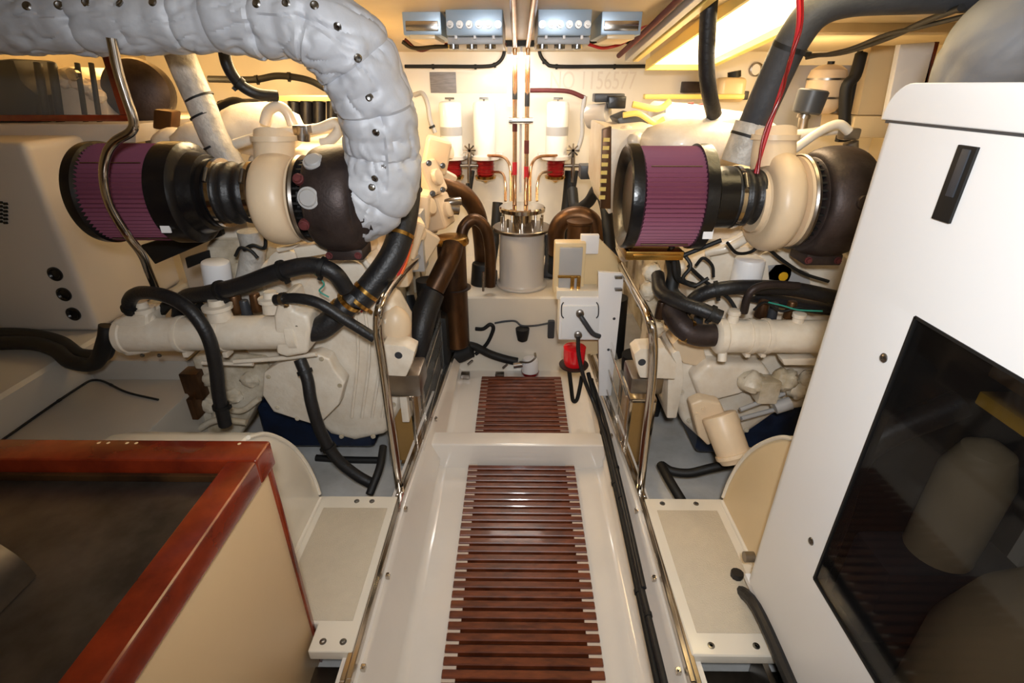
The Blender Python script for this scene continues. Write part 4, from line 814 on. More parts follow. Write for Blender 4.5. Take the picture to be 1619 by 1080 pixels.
rod('power_cable', 'black cable from the junction box knob down over the right rail', 'cable', 'rubber', [P(914, 532, 1.87), P(915, 560, 1.86), P(924, 600, 1.84), PZ(940, 640, .19), PZ(960, 700, .18), PZ(985, 800, .175), PZ(1012, 920, .172), PZ(1046, 1060, .17), PZ(1064, 1140, .17)], .0085, GC, clips=(.62, .8))
rod('power_cable', 'black cable hugging the inner side of the right rail', 'cable', 'black', [P(930, 590, 1.96), PZ(944, 645, .17), PZ(957, 700, .155), PZ(982, 810, .15), PZ(1006, 920, .15), PZ(1036, 1060, .15), PZ(1054, 1140, .15)], .0095, GC, clips=(.3, .45, .7))
rod('power_cable', 'black cable closest to the right rail bars', 'cable', 'rubber', [P(935, 600, 1.99), PZ(955, 660, .185), PZ(975, 740, .182), PZ(998, 840, .18), PZ(1018, 930, .18)], .0075, GC, clips=(.5,))
rod('dangling_cable', 'short black cable loop dangling under the red beacon', 'cable', 'black', [(900, 588, 1.93), (903, 612, 1.93), (906, 633, 1.94), (912, 632, 1.94), (917, 612, 1.95), (920, 595, 1.96)], .009)
# exhaust elbow beyond the board
t = thing('exhaust_elbow', 'dark brown elbow behind the grey relay box', 'exhaust pipe', P(885, 385, 2.5)); b = new(); tube(b, [(880, 400, 2.5), (880, 365, 2.48), (893, 346, 2.47), (915, 340, 2.46), (936, 350, 2.45), (944, 380, 2.45)], .042, 20); part('elbow_body', b, 'bronze', t)
b = new(); lathe(b, P(915, 378, 2.35), (0, 0, 1), [(0, .055), (.07, .055), (.075, .06), (.085, .06), (.087, .04)], 30); part('collar', b, 'bronze', t)
b = new(); pbox(b, 918, 262, 947, 284, 2.6, .1, .006); solo('pressure_switch', b, 'dark', 'dark grey box left of the slotted bracket', 'switch')
rod('black_strap_hose', 'black hose between the right filter canister and the right engine', 'hose', 'black', [(905, 300, 2.8), (910, 330, 2.7), (930, 320, 2.6), (945, 300, 2.5), (958, 330, 2.4), (965, 400, 2.3)], .028)
# ================================================================ OVERHEAD
def zc_(p): return ceil_z(p)
def on_ceil(px, py):
    d = ray(px, py); t_ = (1.82-1.4)/(d.z+.122*d.y); return EYE+d*t_
def module(lab, px0, px1, y0, y1, th, kind):
    xs = [P(px0, 45, y0).x, P(px1, 45, y0).x]; zt = ceil_z((y0+y1)/2)
    t = thing('control_module', lab, 'control module', ((xs[0]+xs[1])/2, y0, zt-th), 'blue grey modules under the ceiling')
    b = new(); box(b, xs[0], xs[1], y0, y1, zt-th, zt+.02, .006); part('case', b, 'bluegrey', t)
    if kind == 0:
        b = new(); box(b, xs[0]+.02, xs[1]-.02, y0-.008, y1-.05, zt-th-.012, zt-th+.002, .004); part('bottom_cover', b, 'clearj', t, 'cream bottom cover')
        b = new(); box(b, xs[0]+.01, xs[1]-.01, y0-.006, y0+.004, zt-th+.012, zt-th+.04, .002); part('front_rib', b, 'steel', t)
    else:
        n = 6
        for i in range(n):
            x = xs[0]+(xs[1]-xs[0])*(i+.5)/n; b = new(); cyl(b, (x, y0-.012, zt-th+.03), (x, y0+.01, zt-th+.03), .011); cyl(b, (x, y0-.03, zt-th+.03), (x, y0-.01, zt-th+.03), .005); part('connector', b, 'brushed', t)
        for i in range(3):
            x = xs[0]+(xs[1]-xs[0])*(i+.5)/3; b = new(); box(b, x-.004, x+.004, y0, y1, zt-th-.008, zt-th+.002, .001); part('rib', b, 'white', t)
        b = new(); box(b, xs[0], xs[1], y0+.02, y1, zt-th-.022, zt-th-.001, .004); part('terminal_cover', b, 'greypl', t)
        for i in range(3):
            x = xs[0]+(xs[1]-xs[0])*(i+.3)/3; b = new(); lathe(b, (x, y0+.03, zt-th-.022), (0, 0, -1), [(0, .018), (.012, .018), (.014, .01)], 18); part('gland', b, 'stud', t)
module('blue-grey control module with cream underside, left of the central pipes', 637, 698, 1.92, 2.2, .058, 0)
module('wider module with cable connectors, left of the central pipes', 705, 795, 1.88, 2.25, .062, 1)
module('wider module with cable connectors, right of the central pipes', 850, 935, 1.88, 2.25, .062, 1)
module('blue-grey control module with cream underside, right of the central pipes', 950, 1014, 1.92, 2.2, .058, 0)
GW = 'loose wires hanging under the ceiling'
for lab, m, pts, r in (
 ('black wire drooping from the left ceiling to the left connectors', 'black', [(680, -8, 1.9), (700, 12, 1.92), (712, 35, 1.95), (722, 44, 1.98)], .004),
 ('red wire dropping into the module left of the central pipes', 'redwire', [(755, -10, 1.9), (756, 15, 1.92), (760, 42, 1.97)], .004),
 ('red wire dropping into the left part of the right module', 'redwire', [(886, -10, 1.9), (876, 15, 1.92), (866, 42, 1.97)], .004),
 ('red wire dropping into the right part of the right module', 'redwire', [(928, -8, 1.9), (918, 18, 1.92), (904, 42, 1.97)], .004),
 ('white wire loop on the module left of the central pipes', 'white', [(722, 20, 1.93), (735, 36, 1.95), (748, 38, 1.95), (758, 24, 1.95)], .003),
 ('white wire loop on the module right of the central pipes', 'white', [(868, 22, 1.93), (882, 40, 1.95), (896, 38, 1.95), (906, 20, 1.95)], .003),
 ('dark wires sagging beyond the left module', 'black', [(636, 66, 2.5), (655, 76, 2.5), (690, 74, 2.45), (730, 72, 2.45), (790, 66, 2.5)], .008),
 ('second dark wire sagging beyond the left module', 'rust', [(640, 62, 2.5), (665, 80, 2.5), (700, 70, 2.45), (760, 76, 2.45), (800, 70, 2.5)], .006),
 ('dark wires sagging beyond the right modules', 'black', [(850, 68, 2.5), (880, 74, 2.5), (920, 70, 2.45), (960, 62, 2.45), (1000, 68, 2.5)], .008),
 ('pink wire sagging beyond the right modules', 'redwire', [(930, 70, 2.4), (955, 76, 2.4), (985, 68, 2.4), (1006, 50, 2.3), (1060, 10, 2.0)], .006)):
    rod('loose_wire', lab, 'wire', m, pts, r, GW, seg=8)
def strip_light(lab, x0, x1, y0, y1, g='fluorescent ceiling lights'):
    zt = lamp_z(y0); zb = lamp_z(y1); t = thing('strip_light', lab, 'ceiling light', ((x0+x1)/2, y0, zt-.03), g)
    def slab(b, a, c, dz0, dz1, ya=y0, yb=y1):
        pr = [Vector((a, ya, lamp_z(ya)+dz0)), Vector((c, ya, lamp_z(ya)+dz0)), Vector((c, yb, lamp_z(yb)+dz0)), Vector((a, yb, lamp_z(yb)+dz0))]; prism(b, pr, Vector((0, 0, dz1-dz0)), .001, 1)
    b = new(); slab(b, x0, x1, -.012, .0); part('diffuser', b, 'lampm', t, 'glowing diffuser')
    b = new(); pr = [Vector((x0, y0, lamp_z(y0))), Vector((x0, y1, lamp_z(y1))), Vector((x0, y1, ceil_z(y1)-.001))] + ([Vector((x0, y0, ceil_z(y0)-.001))] if ceil_z(y0)-lamp_z(y0) > .01 else []); prism(b, pr, Vector((x1-x0, 0, 0))); part('housing', b, 'ceil', t)
    b = new(); slab(b, x1, x1+.03, -.035, .01); slab(b, x0-.012, x0, -.03, .01); slab(b, x0-.012, x1+.03, -.035, .01, y1, y1+.02); part('frame', b, 'lampf', t, 'pale yellow frame')
strip_light('glowing fluorescent strip light right of the ceiling modules', .61, .86, 1.25, 2.72)
strip_light('glowing fluorescent strip light behind the silver exhaust arch', -.80, -.62, 1.7, 2.75)
t = thing('cable_trunking', 'pale yellow trunking running along the ceiling beside the right modules', 'trunking', (.47, 1.4, 1.6)); b = new()
for dx, m_, nm in ((0, 'lampf', 'yellow_channel'), (-.035, 'greypl', 'grey_channel')):
    b = new(); prism(b, [Vector((.49+dx, 1.3, lamp_z(1.3)-.035)), Vector((.515+dx, 1.3, lamp_z(1.3)-.035)), Vector((.515+dx, 2.5, lamp_z(2.5)-.035)), Vector((.49+dx, 2.5, lamp_z(2.5)-.035))], Vector((0, 0, .035)), .002, 1); part(nm, b, m_, t)
rod('red_pipe_run', 'dark red line running along the ceiling beside the pale trunking', 'pipe', 'rust', [(.43, 1.4, lamp_z(1.4)-.02), (.43, 1.9, lamp_z(1.9)-.02), (.42, 2.45, lamp_z(2.45)-.02)], .01)

b = new(); cyl(b, P(764, 462, 2.62), P(764, 415, 2.62), .07, .06, 28, .01); box(b, P(745, 440, 2.6).x, P(785, 440, 2.6).x, 2.6, 2.75, P(764, 470, 2.6).z, P(764, 440, 2.6).z, .01)
solo('platform_shade_block', b, 'black', 'black block standing in for shadow on the platform left of the white canister', 'pump')  # block added to blacken the shadowed gap beside the canister
b = new(); box(b, P(866, 430, 2.68).x, P(905, 430, 2.68).x, 2.68, 2.85, .43, P(880, 400, 2.68).z, .015)
solo('platform_shade_block', b, 'black', 'black box standing in for shadow on the platform right of the white canister', 'pump')  # second added block, shadow stand-in right of the canister
# ================================================================ RIGHT ENGINE
RE = thing('marine_engine', 'cream white marine diesel engine right of the walkway', 'engine', (1.0, 2.1, .05), 'cream marine diesel engines')
b = new(); box(b, .60, 1.25, 1.66, 2.75, .30, .93, .05, seg=3)
for i in range(6): box(b, .56, .62, 1.72+i*.17, 1.84+i*.17, .45, .82, .02)
ep('cylinder_block', b, RE, 'engd')
for x in (.62, 1.02):
    b = new(); box(b, x, x+.22, 1.68, 2.72, .92, 1.03, .035, seg=3)
    for i in range(5): box(b, x-.01, x+.23, 1.72+i*.2, 1.86+i*.2, 1.0, 1.06, .02)
    ep('valve_cover', b, RE)
b = new(); plate(b, [(1092, 500), (1085, 440), (1100, 405), (1160, 385), (1260, 385), (1340, 400), (1380, 440), (1380, 520), (1110, 520)], 1.62, .2, .03, 3)
tube(b, [P(1115, 400, 1.6), P(1150, 392, 1.58), P(1178, 378, 1.58), P(1188, 372, 1.6)], .014); tube(b, [P(1120, 392, 1.62), P(1160, 380, 1.6), P(1182, 366, 1.6)], .012)
lathe(b, P(1215, 430, 1.63), (0, -1, 0), [(0, .08), (.02, .08), (.03, .06)], 24)
ep('front_housing', b, RE)
b = new(); plate(b, [(1068, 600), (1078, 560), (1110, 538), (1200, 536), (1280, 545), (1330, 580), (1320, 640), (1230, 655), (1180, 690), (1110, 700), (1078, 670)], 1.58, .16, .035, 3); ep('flywheel_housing', b, RE)
b = new(); plate(b, [(1062, 560), (1077, 550), (1082, 600), (1070, 662), (1054, 662), (1056, 600)], 1.56, .2, .008); ep('rear_flange', b, RE)
b = new(); plate(b, [(1062, 545), (1085, 525), (1110, 540), (1118, 570), (1100, 580), (1080, 575)], 1.56, .1, .01); ep('cream_gusset', b, RE, 'cream', 'warm cream gusset')
A, B_, r, h = exchanger(RE, (1128, 531, 1.45), (1440, 533, 1.45), 27, (.17, .25, .62))
for q in ((1160, 500), (1262, 505)):
    b = new(); c = P(q[0], q[1], 1.45); lathe(b, c-Vector((0, 0, .02)), (0, 0, 1), [(0, .018), (.025, .016), (.028, .02), (.04, .02), (.042, .01)], 18); ep('pipe_union', b, h)
b = new(); lathe(b, P(1142, 566, 1.42), (0, -.4, -1), [(-.02, .014), (.01, .014), (.013, .008)], 16); ep('drain_plug', b, h)
b = new(); plate(b, [(1236, 568), (1290, 566), (1290, 578), (1240, 578)], 1.44, .04, .004); plate(b, [(1095, 600), (1120, 575), (1210, 578), (1225, 600), (1170, 625), (1110, 640)], 1.52, .08, .02, 3); ep('accessory_casting', b, RE)
b = new()
for q, rr in (((1190, 605), .045), ((1215, 618), .035), ((1240, 600), .045), ((1262, 615), .04), ((1232, 640), .03), ((1280, 600), .04)): ball(b, P(*q, 1.5), rr, (1, .8, .9), lump=.3)
box(b, P(1200, 628, 1.46).x, P(1232, 628, 1.46).x, 1.46, 1.52, P(1215, 640, 1.46).z, P(1215, 605, 1.46).z, .008)
ep('pump_casting', b, RE, 'engd')
b = new(); cyl(b, P(1170, 648, 1.47), P(1240, 622, 1.50), .008); cyl(b, P(1172, 662, 1.47), P(1235, 645, 1.50), .008); cyl(b, P(1225, 645, 1.47), P(1250, 637, 1.47), .022); ep('link_rods', b, RE, 'greypl', 'pale linkage rods')
b = new(); box(b, .70, 1.25, 1.60, 2.6, .10, .33, .03, seg=3); ep('oil_pan', b, RE, 'blue', 'navy blue oil pan')
st = None
b = new(); cyl(b, P(1136, 655, 1.44), P(1161, 722, 1.36), .058, .053, 36, .008); lathe(b, P(1159, 716, 1.365), P(1161, 722, 1.36)-P(1136, 655, 1.44), [(0, .054), (0, .059), (.012, .059), (.02, .052), (.03, .048), (.034, .02)], 32); st = ep('starter_motor', b, RE, 'cream', 'cream starter motor cylinder')
b = new(); plate(b, [(1092, 640), (1110, 632), (1140, 638), (1150, 660), (1140, 690), (1120, 706), (1104, 690)], 1.45, .05, .01, 3); ep('starter_bracket', b, st, 'cream')
for px, py in ((1113, 647), (1118, 683), (1102, 655)):
    b = new(); bolt(b, P(px, py, 1.448), (0, -1, 0), .006); ep('bracket_bolt', b, st, 'cream')
oil_filter(RE, 1178, 408, 448, 23, 1.58, 0)
b = new(); plate(b, [(1212, 418), (1240, 416), (1255, 425), (1280, 432), (1282, 450), (1214, 444)], 1.6, .05, .004); ep('label_plate', b, RE, 'greypl')
b = new(); lathe(b, P(1238, 437, 1.598), (0, -1, 0), [(0, .015), (.003, .015), (.004, .01)], 20); ep('yellow_cap', b, RE, 'yellow', 'round yellow cap')
b = new(); plate(b, [(1002, 560), (1012, 552), (1052, 550), (1070, 575), (1068, 600), (1012, 598), (1006, 580)], 1.50, .08, .006, 2); mb = ep('mount_bracket', b, RE, 'eng', 'white mount bracket')
b = new(); lathe(b, P(1015, 573, 1.499), (0, -1, 0), [(0, .013), (.001, .012), (.0012, .004)], 20); ep('bracket_hole', b, mb, 'dark')
b = new(); box(b, P(998, 605, 1.52).x, P(1050, 605, 1.52).x, 1.52, 1.66, P(1020, 624, 1.52).z, P(1020, 599, 1.52).z, .01); ep('rubber_mount', b, RE, 'brushed', 'grey mount pad')
b = new(); plate(b, [(1022, 420), (1040, 412), (1052, 440), (1050, 490), (1036, 560), (1018, 555), (1026, 500), (1018, 460)], 1.66, .08, .01, 3)
for q in ((1030, 430), (1026, 460), (1035, 520)): ball(b, P(*q, 1.64), .03, lump=.3)
ep('side_casting', b, RE, 'engd')
# top of the right engine
b = new(); plate(b, [(1035, 245), (1048, 222), (1082, 205), (1120, 190), (1160, 182), (1200, 178), (1235, 200), (1250, 245), (1180, 262), (1060, 262)], 1.78, .55, .05, 4); ball(b, P(1110, 225, 1.85), .14, (1.5, .8, .6), lump=.1); ep('intake_plenum', b, RE)
b = new(); tube(b, [P(1190, 226, 1.66), P(1230, 216, 1.66), P(1275, 212, 1.66), P(1310, 206, 1.66), P(1330, 204, 1.66)], R(8, 210, 1.66), 14); tube(b, [P(1232, 254, 1.6), P(1262, 232, 1.6), P(1290, 212, 1.6), P(1312, 200, 1.6), P(1328, 197, 1.6), P(1342, 208, 1.6)], R(7, 210, 1.6), 14); ep('coolant_tube', b, RE)
b = new(); pbox(b, 1335, 203, 1362, 222, 1.6, .04, .008); cyl(b, P(1345, 225, 1.6), P(1345, 245, 1.6), .02); ep('tube_junction', b, RE, 'brushed')
b = new(); c = P(1274, 180, 1.7); lathe(b, c, (.12, 0, 1), [(0, .036), (.005, .04), (.062, .043), (.066, .038)], 28); br = ep('breather', b, RE, 'dark', 'black breather cap')
b = new(); cyl(b, P(1268, 205, 1.7), P(1272, 180, 1.7), .014); lathe(b, P(1270, 187, 1.7), (.12, 0, 1), [(0, .014), (0, .019), (.01, .019), (.01, .014)], 20); ep('breather_stem', b, br, 'brushed')
b = new(); plate(b, [(1045, 225), (1052, 170), (1060, 163), (1130, 168), (1130, 190), (1085, 200), (1070, 228)], 2.3, .3, .01, 2); ep('control_housing', b, RE, 'white', 'bright white control housing')
b = new(); box(b, P(1052, 175, 2.29).x, P(1060, 175, 2.29).x, 2.285, 2.30, P(1056, 190, 2.29).z, P(1056, 168, 2.29).z, .001); ep('control_label', b, RE, 'bluegrey')
for q in ((1075, 170), (1092, 168), (1108, 170), (1122, 172)):
    b = new(); cyl(b, P(q[0], q[1]+3, 2.35), P(q[0], q[1]-6, 2.35), .012); ep('red_terminal', b, RE, 'rust')
b = new(); plate(b, [(957, 200), (985, 205), (1040, 200), (1062, 212), (1050, 240), (985, 240), (985, 330), (962, 340), (950, 300)], 1.95, .4, .01, 2)
ep('end_housing', b, RE, 'eng')
b = new(); plate(b, [(953, 205), (967, 200), (966, 330), (950, 330)], 1.92, .03, .002); sb = ep('slotted_bracket', b, RE, 'bronze', 'brown slotted bracket')
for i in range(8):
    b = new(); box(b, P(954, 220, 1.918).x, P(964, 220, 1.918).x, 1.915, 1.921, P(958, 224+i*13, 1.918).z, P(958, 218+i*13, 1.918).z); ep('bracket_slot', b, sb, 'lampf')
for i, q in enumerate(((990, 212, 2.0), (1005, 222, 1.95), (1030, 218, 1.95), (990, 400, 1.75), (1075, 420, 1.7))): b = new(); ball(b, P(*q), .03, lump=.2); ep('bolt_boss', b, RE, 'eng')
b = new(); cyl(b, P(930, 185, 2.5), P(962, 180, 2.45), .05, .045, 28, .006); ac = ep('actuator', b, RE, 'bucket', 'round pale actuator')
b = new(); pbox(b, 940, 148, 988, 162, 2.45, .08, .006); ep('actuator_box', b, ac, 'dark')
b = new(); pbox(b, 962, 152, 990, 172, 2.40, .08, .006); ep('actuator_end', b, ac, 'ribbed')
b = new(); plate(b, [(975, 188), (1000, 178), (1040, 195), (1035, 210), (985, 205)], 2.2, .2, .008); ep('dark_cover', b, RE, 'dark')
b = new(); tube(b, [P(985, 182, 2.1), P(1010, 180, 2.1), P(1035, 195, 2.1), P(1050, 188, 2.1)], .01); tube(b, [P(1000, 165, 2.2), P(1040, 172, 2.2), P(1060, 160, 2.2)], .012); ep('lit_tube', b, RE, 'lampf', 'pipe with yellow light in its colour')  # yellow lamplight put into the tube colour
# ================================================================ AROUND THE RIGHT ENGINE
rod('air_duct_hose', 'fat grey-black hose descending from the ceiling to the right engine', 'hose', 'greyrub', [(1560, -14, 1.45), (1450, -10, 1.48), (1345, -4, 1.5), (1290, 18, 1.52), (1255, 62, 1.54), (1230, 112, 1.56), (1205, 168, 1.58), (1186, 212, 1.6)], R(25, 120, 1.56), seg=28, clips=(.62,), clipr=1.02)
t = thing('wrapped_pipe', 'silver wrapped stub below the fat grey hose', 'pipe', P(1165, 262, 1.6)); b = new(); tube(b, [P(1192, 196, 1.6), P(1182, 222, 1.6), P(1168, 258, 1.6)], R(28, 230, 1.6), 26); part('wrapped_body', b, 'lag2', t)
b = new(); lathe(b, P(1186, 214, 1.6), (-.25, 0, -.95), [(0, R(27, 220, 1.6)), (0, R(29.5, 220, 1.6)), (.008, R(29.5, 220, 1.6)), (.008, R(27, 220, 1.6))], 28); part('tie_band', b, 'black', t)
rod('drop_hose', 'black hose hanging straight down in front of the strip light', 'hose', 'rubber', [(1124, -30, 1.7), (1119, 40, 1.72), (1117, 100, 1.74), (1121, 145, 1.76), (1129, 182, 1.8)], R(12.5, 100, 1.74), seg=18)
rod('twisted_wire', 'red wire hanging along the fat grey hose', 'wire', 'redwire', [(1262, -12, 1.45), (1262, 40, 1.46), (1250, 95, 1.48), (1232, 150, 1.5), (1212, 215, 1.5), (1194, 275, 1.48)], .005)
rod('twisted_wire', 'pale pink wire twisted around the hanging red wire', 'wire', 'redbowl', [(1268, -12, 1.45), (1266, 45, 1.46), (1247, 100, 1.47), (1236, 148, 1.49), (1208, 212, 1.49), (1198, 275, 1.47)], .004)
rod('coolant_hose', 'black hose from the side casting to the end of the right heat exchanger', 'hose', 'rubber', [(1040, 435, 1.6), (1046, 462, 1.52), (1075, 478, 1.46), (1110, 490, 1.42), (1140, 502, 1.40)], R(11, 480, 1.45), clips=(.9,))
rod('coolant_hose', 'long black hose arching over the right heat exchanger', 'hose', 'rubber', [(1082, 492, 1.54), (1105, 468, 1.52), (1145, 456, 1.5), (1200, 454, 1.5), (1260, 458, 1.5), (1330, 472, 1.5), (1400, 480, 1.5)], R(11.5, 460, 1.5), seg=16, clips=(.3,))
rod('coolant_hose', 'second black hose under the arching one, right engine', 'hose', 'rubber', [(1190, 468, 1.56), (1240, 478, 1.56), (1300, 488, 1.56), (1380, 496, 1.56)], R(10, 460, 1.5), seg=16)
rod('coolant_hose', 'black hose bundle dropping left of the right oil filter', 'hose', 'black', [(1060, 400, 1.6), (1066, 430, 1.58), (1062, 460, 1.56), (1080, 480, 1.52)], R(11, 460, 1.5), seg=16)
rod('metal_elbow', 'short steel elbow on the right heat exchanger hose', 'pipe elbow', 'turb', [(1176, 494, 1.44), (1182, 470, 1.43), (1194, 456, 1.43), (1220, 450, 1.44), (1262, 452, 1.46)], R(6, 460, 1.5))
t = thing('elbow_pipe', 'dark clamped elbow at the left end of the right heat exchanger', 'pipe elbow', P(1080, 530, 1.45)); b = new(); tube(b, [P(1134, 530, 1.45), P(1105, 530, 1.45), P(1082, 520, 1.46), P(1066, 500, 1.5), P(1056, 478, 1.54)], R(18, 500, 1.46), 22); part('elbow_body', b, 'turb', t)
for q, d in (((1084, 522, 1.46), (.9, 0, -.4)), ((1068, 503, 1.5), (.5, 0, -.8))):
    b = new(); lathe(b, P(*q), d, [(0, R(18, 490, 1.47)), (0, R(20, 490, 1.47)), (.012, R(20, 490, 1.47)), (.012, R(18, 490, 1.47))], 28); part('band_clamp', b, 'brass', t)
GH = 'thin black cables under the right air filter'
for lab, pts, r in (('thin cable looping under the left end of the right filter', [(1042, 400, 1.5), (1062, 410, 1.5), (1085, 402, 1.5), (1110, 392, 1.5), (1140, 380, 1.5)], .007),
 ('thin cable slanting across to the right exchanger', [(1088, 420, 1.54), (1115, 445, 1.54), (1150, 470, 1.52), (1165, 492, 1.5)], .006),
 ('thin curled cable by the right oil filter', [(1100, 420, 1.55), (1112, 408, 1.54), (1126, 420, 1.54), (1128, 438, 1.54)], .005),
 ('thin cable hanging in front of the side casting', [(1060, 380, 1.5), (1066, 410, 1.5), (1072, 440, 1.5), (1100, 452, 1.52)], .009),
 ('thin cable slanting down right beneath the compressor', [(1200, 380, 1.52), (1235, 410, 1.52), (1270, 432, 1.52), (1310, 445, 1.52)], .005)):
    rod('thin_cable', lab, 'cable', 'black', pts, r, GH, seg=8)
for lab, pts, r in (('thin cable by the left oil filter', [(372, 405, 1.54), (380, 392, 1.54), (396, 396, 1.54), (408, 408, 1.54)], .005), ('thin cable bundle left of the wrapped drain', [(385, 395, 1.55), (400, 388, 1.55), (418, 392, 1.55), (420, 372, 1.55)], .006), ('dark cable cluster behind the left exchanger end', [(255, 492, 1.5), (270, 480, 1.5), (300, 492, 1.5), (320, 485, 1.5)], .016)):
    rod('thin_cable', lab, 'cable', 'black', pts, r, 'thin black cables by the left engine', seg=8)
rod('bilge_hose', 'black hose lying across the bilge floor right of the stand', 'hose', 'black', [(1045, 735, 1.5), (1062, 745, 1.48), (1090, 748, 1.46), (1125, 740, 1.45), (1170, 730, 1.46)], R(7, 740, 1.5))
rod('bilge_hose', 'black hose running to the back edge of the right shelf', 'hose', 'black', [(1045, 735, 1.5), (1060, 762, 1.40), (1078, 792, 1.33)], R(7, 740, 1.5))
b = new(); plate(b, [(995, 640), (1030, 620), (1048, 640), (1030, 700)], 1.95, .1, .01); cyl(b, P(972, 470, 2.2), P(966, 560, 2.2), .06); cyl(b, P(1005, 560, 2.0), P(1000, 660, 2.0), .06)
solo('bilge_pump', b, 'black', 'black pump body in the dark behind the white board', 'pump')
# expansion tank on its panel, columns, jug, gauge
t = thing('expansion_tank', 'beige round-topped expansion tank strapped to a grey panel, upper right', 'expansion tank', P(1295, 182, 2.4)); c = P(1294, 180, 2.4); k = R(1, 140, 2.4)
b = new(); lathe(b, c, (0, 0, 1), [(0, 14*k), (4*k, 22*k), (12*k, 27*k), (52*k, 28*k), (62*k, 25*k), (68*k, 16*k), (70*k, 5*k)], 40); tk = part('vessel', b, 'cream', t)
b = new()
for f in (22, 48): lathe(b, c+Vector((0, 0, f*k)), (0, 0, 1), [(0, 27.5*k), (0, 29*k), (3*k, 29*k), (3*k, 27.5*k)], 36)
part('strap', b, 'brushed', t)
b = new(); cyl(b, c+Vector((0, 0, 69*k)), c+Vector((0, 0, 74*k)), 5*k); part('cap', b, 'black', t)
b = new(); pbox(b, 1200, 103, 1356, 205, 2.5, .02, .003); solo('bulkhead_panel', b, 'greypl', 'grey sheet mounted behind the beige expansion tank', 'panel')
b = new(); prism(b, [P(1378, 72, 2.3), P(1428, 72, 2.3), P(1405, 182, 2.3), P(1356, 182, 2.3)], Vector((0, .05, 0)), .004); part_ = solo('side_column', b, 'clearj', 'cream upright panel right of the expansion tank', 'panel')
b = new(); prism(b, [P(1424, 70, 2.2), P(1480, 66, 2.2), P(1455, 190, 2.2), P(1400, 190, 2.2)], Vector((0, .03, 0)), .004); solo('side_column', b, 'white', 'brighter white upright panel beside the cabinet top', 'panel')
b = new(); prism(b, [P(1362, 80, 2.35), P(1380, 80, 2.35), P(1345, 225, 2.35), P(1325, 225, 2.35)], Vector((0, .03, 0)), .003); tube(b, [P(1362, 85, 2.3), P(1352, 120, 2.28), P(1338, 140, 2.28), P(1335, 200, 2.28)], .022); solo('loom_strip', b, 'black', 'black loom strip right of the expansion tank', 'wiring')
b = new(); prism(b, [P(1478, 66, 2.2), P(1486, 66, 2.2), P(1462, 150, 2.2), P(1456, 150, 2.2)], Vector((0, .03, 0)), .002); solo('wood_edging', b, 'mahog', 'thin mahogany edging beside the white upright panel', 'trim strip')
b = new(); prism(b, [P(1352, 184, 2.25), P(1420, 184, 2.25), P(1410, 218, 2.25), P(1346, 218, 2.25)], Vector((0, .3, 0)), .006); solo('side_locker', b, 'clearj', 'cream box end below the upright panels', 'box')
t = thing('header_jug', 'translucent beige jug with black cap on the right of the bulkhead', 'jug', P(1159, 160, 2.9)); b = new(); box(b, P(1139, 140, 2.9).x, P(1181, 140, 2.9).x, 2.9, 3.02, P(1160, 162, 2.9).z, P(1160, 122, 2.9).z, .03, seg=4); part('jug_body', b, 'clearj', t)
b = new(); cyl(b, P(1161, 123, 2.95), P(1161, 113, 2.95), .032); part('jug_cap', b, 'black', t)
t = thing('pressure_gauge', 'small round gauge on the bulkhead right of the beige jug', 'gauge', P(1195, 118, YB-.02)); b = new(); lathe(b, P(1194, 110, YB), (0, -1, 0), [(0, .034), (.02, .034), (.022, .028), (.018, .027)], 32); part('bezel', b, 'brushed', t)
b = new(); lathe(b, P(1194, 110, YB-.018), (0, -1, 0), [(0, .027), (.001, .026)], 28); part('dial', b, 'white', t)
b = new(); pbox(b, 1080, 129, 1112, 147, YB-.05, .05, .005); solo('control_box', b, 'turb', 'dark box on the bulkhead left of the hanging black hose', 'box')
b = new(); pbox(b, 1168, 144, 1184, 158, YB-.10, .10, .005); solo('control_box', b, 'dark', 'dark box on the bulkhead right of the beige jug', 'box')
b = new(); box(b, P(1020, 150, 2.85).x, P(1178, 150, 2.85).x, 2.85, 2.9, P(1100, 157, 2.85).z, P(1100, 149, 2.85).z, .004); solo('shelf_bar', b, 'lampf', 'long yellow bar along the bulkhead behind the right engine', 'bar')
rod('ceiling_cable', 'dark cable running under the right side ceiling', 'cable', 'black', [(1275, 88, 2.4), (1330, 84, 2.2), (1400, 62, 1.9), (1460, 35, 1.6), (1520, 12, 1.4)], .008)
rod('ceiling_cable', 'second dark cable sagging under the right side ceiling', 'cable', 'black', [(1275, 92, 2.4), (1340, 78, 2.15), (1400, 55, 1.85), (1450, 44, 1.65), (1540, 22, 1.4)], .006)
b = new()
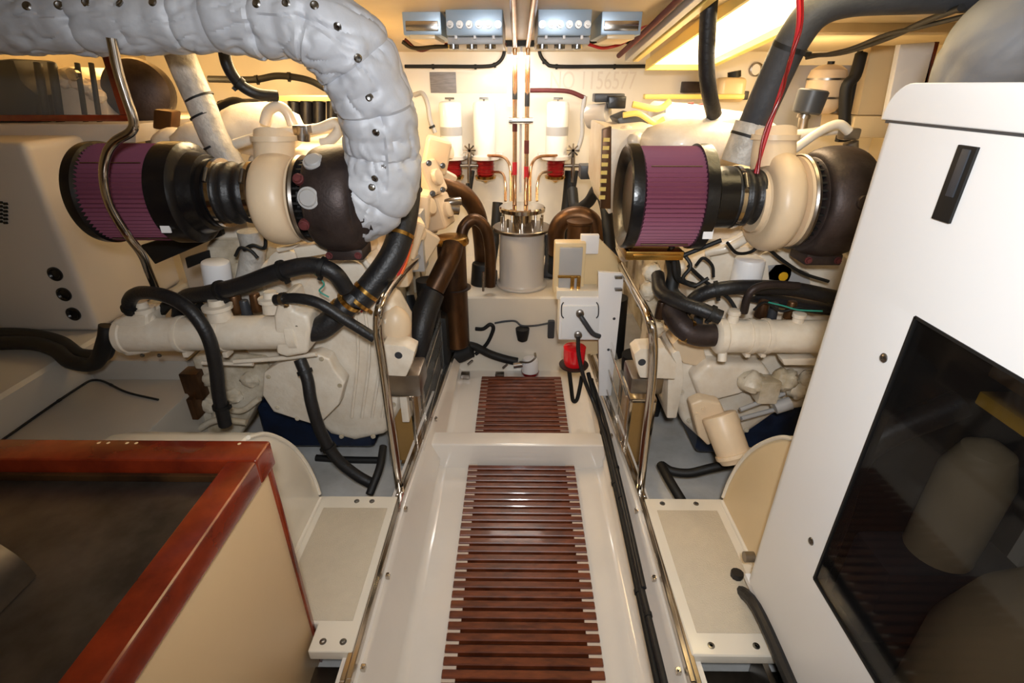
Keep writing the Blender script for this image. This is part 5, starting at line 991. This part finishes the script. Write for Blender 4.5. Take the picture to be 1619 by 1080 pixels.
for y in (1.75, 2.15):
    prism(b, [Vector((.95, y, ceil_z(y)-.03)), Vector((1.98, y, ceil_z(y)-.03)), Vector((1.98, y+.06, ceil_z(y+.06)-.03)), Vector((.95, y+.06, ceil_z(y+.06)-.03))], Vector((0, 0, .04)), .004)
    
struct('trim_10', b, 'ceil')


b = new(); box(b, P(990, 400, 1.46).x, P(1082, 400, 1.46).x, 1.46, 1.60, P(1040, 412, 1.46).z, P(1040, 398, 1.46).z, .004); box(b, P(1002, 408, 1.45).x, P(1078, 408, 1.45).x, 1.452, 1.46, P(1040, 409, 1.45).z, P(1040, 404, 1.45).z, .002)
solo('filter_bracket', b, 'brass', 'gold-tinted bracket under the right air filter', 'bracket')
for lab, pts, r in (('loose black wire tangle left of the right oil filter', [(1078, 398, 1.52), (1092, 420, 1.5), (1080, 440, 1.5), (1096, 452, 1.5), (1120, 440, 1.5)], .006), ('black wire dipping from the right filter neck', [(1150, 384, 1.48), (1165, 400, 1.5), (1188, 398, 1.52), (1202, 384, 1.52)], .005), ('dark wire along the top of the right heat exchanger', [(1192, 490, 1.44), (1210, 478, 1.46), (1235, 492, 1.46), (1265, 486, 1.46), (1290, 494, 1.46)], .004)):
    rod('thin_cable', lab, 'cable', 'black', pts, r, GH, seg=8)
rod('green_wire_run', 'green wire along the right heat exchanger', 'wire', 'green', [(1215, 478, 1.45), (1240, 484, 1.45), (1262, 490, 1.45), (1300, 492, 1.45)], .0025)
for px, py in ((1090, 560), (1078, 620), (1090, 665), (1130, 690), (1180, 680), (1240, 560), (1120, 410), (1280, 400), (1200, 395)):
    b = new(); bolt(b, P(px, py, 1.572), (0, -1, 0), .007, .007); ep('housing_bolt', b, RE, 'engd')
for px, py, r_, m_ in ((1205, 488, 10, 'bronze'), (1222, 492, 8, 'dark'), (1250, 490, 9, 'bronze'), (1105, 500, 8, 'dark'), (1045, 490, 9, 'bronze')):
    b = new(); c = P(px, py, 1.52); cyl(b, c-Vector((0, 0, .03)), c+Vector((0, 0, .03)), R(r_, py, 1.5), R(r_*.8, py, 1.5), 16, .004); ep('pipe_fitting', b, RE, m_)
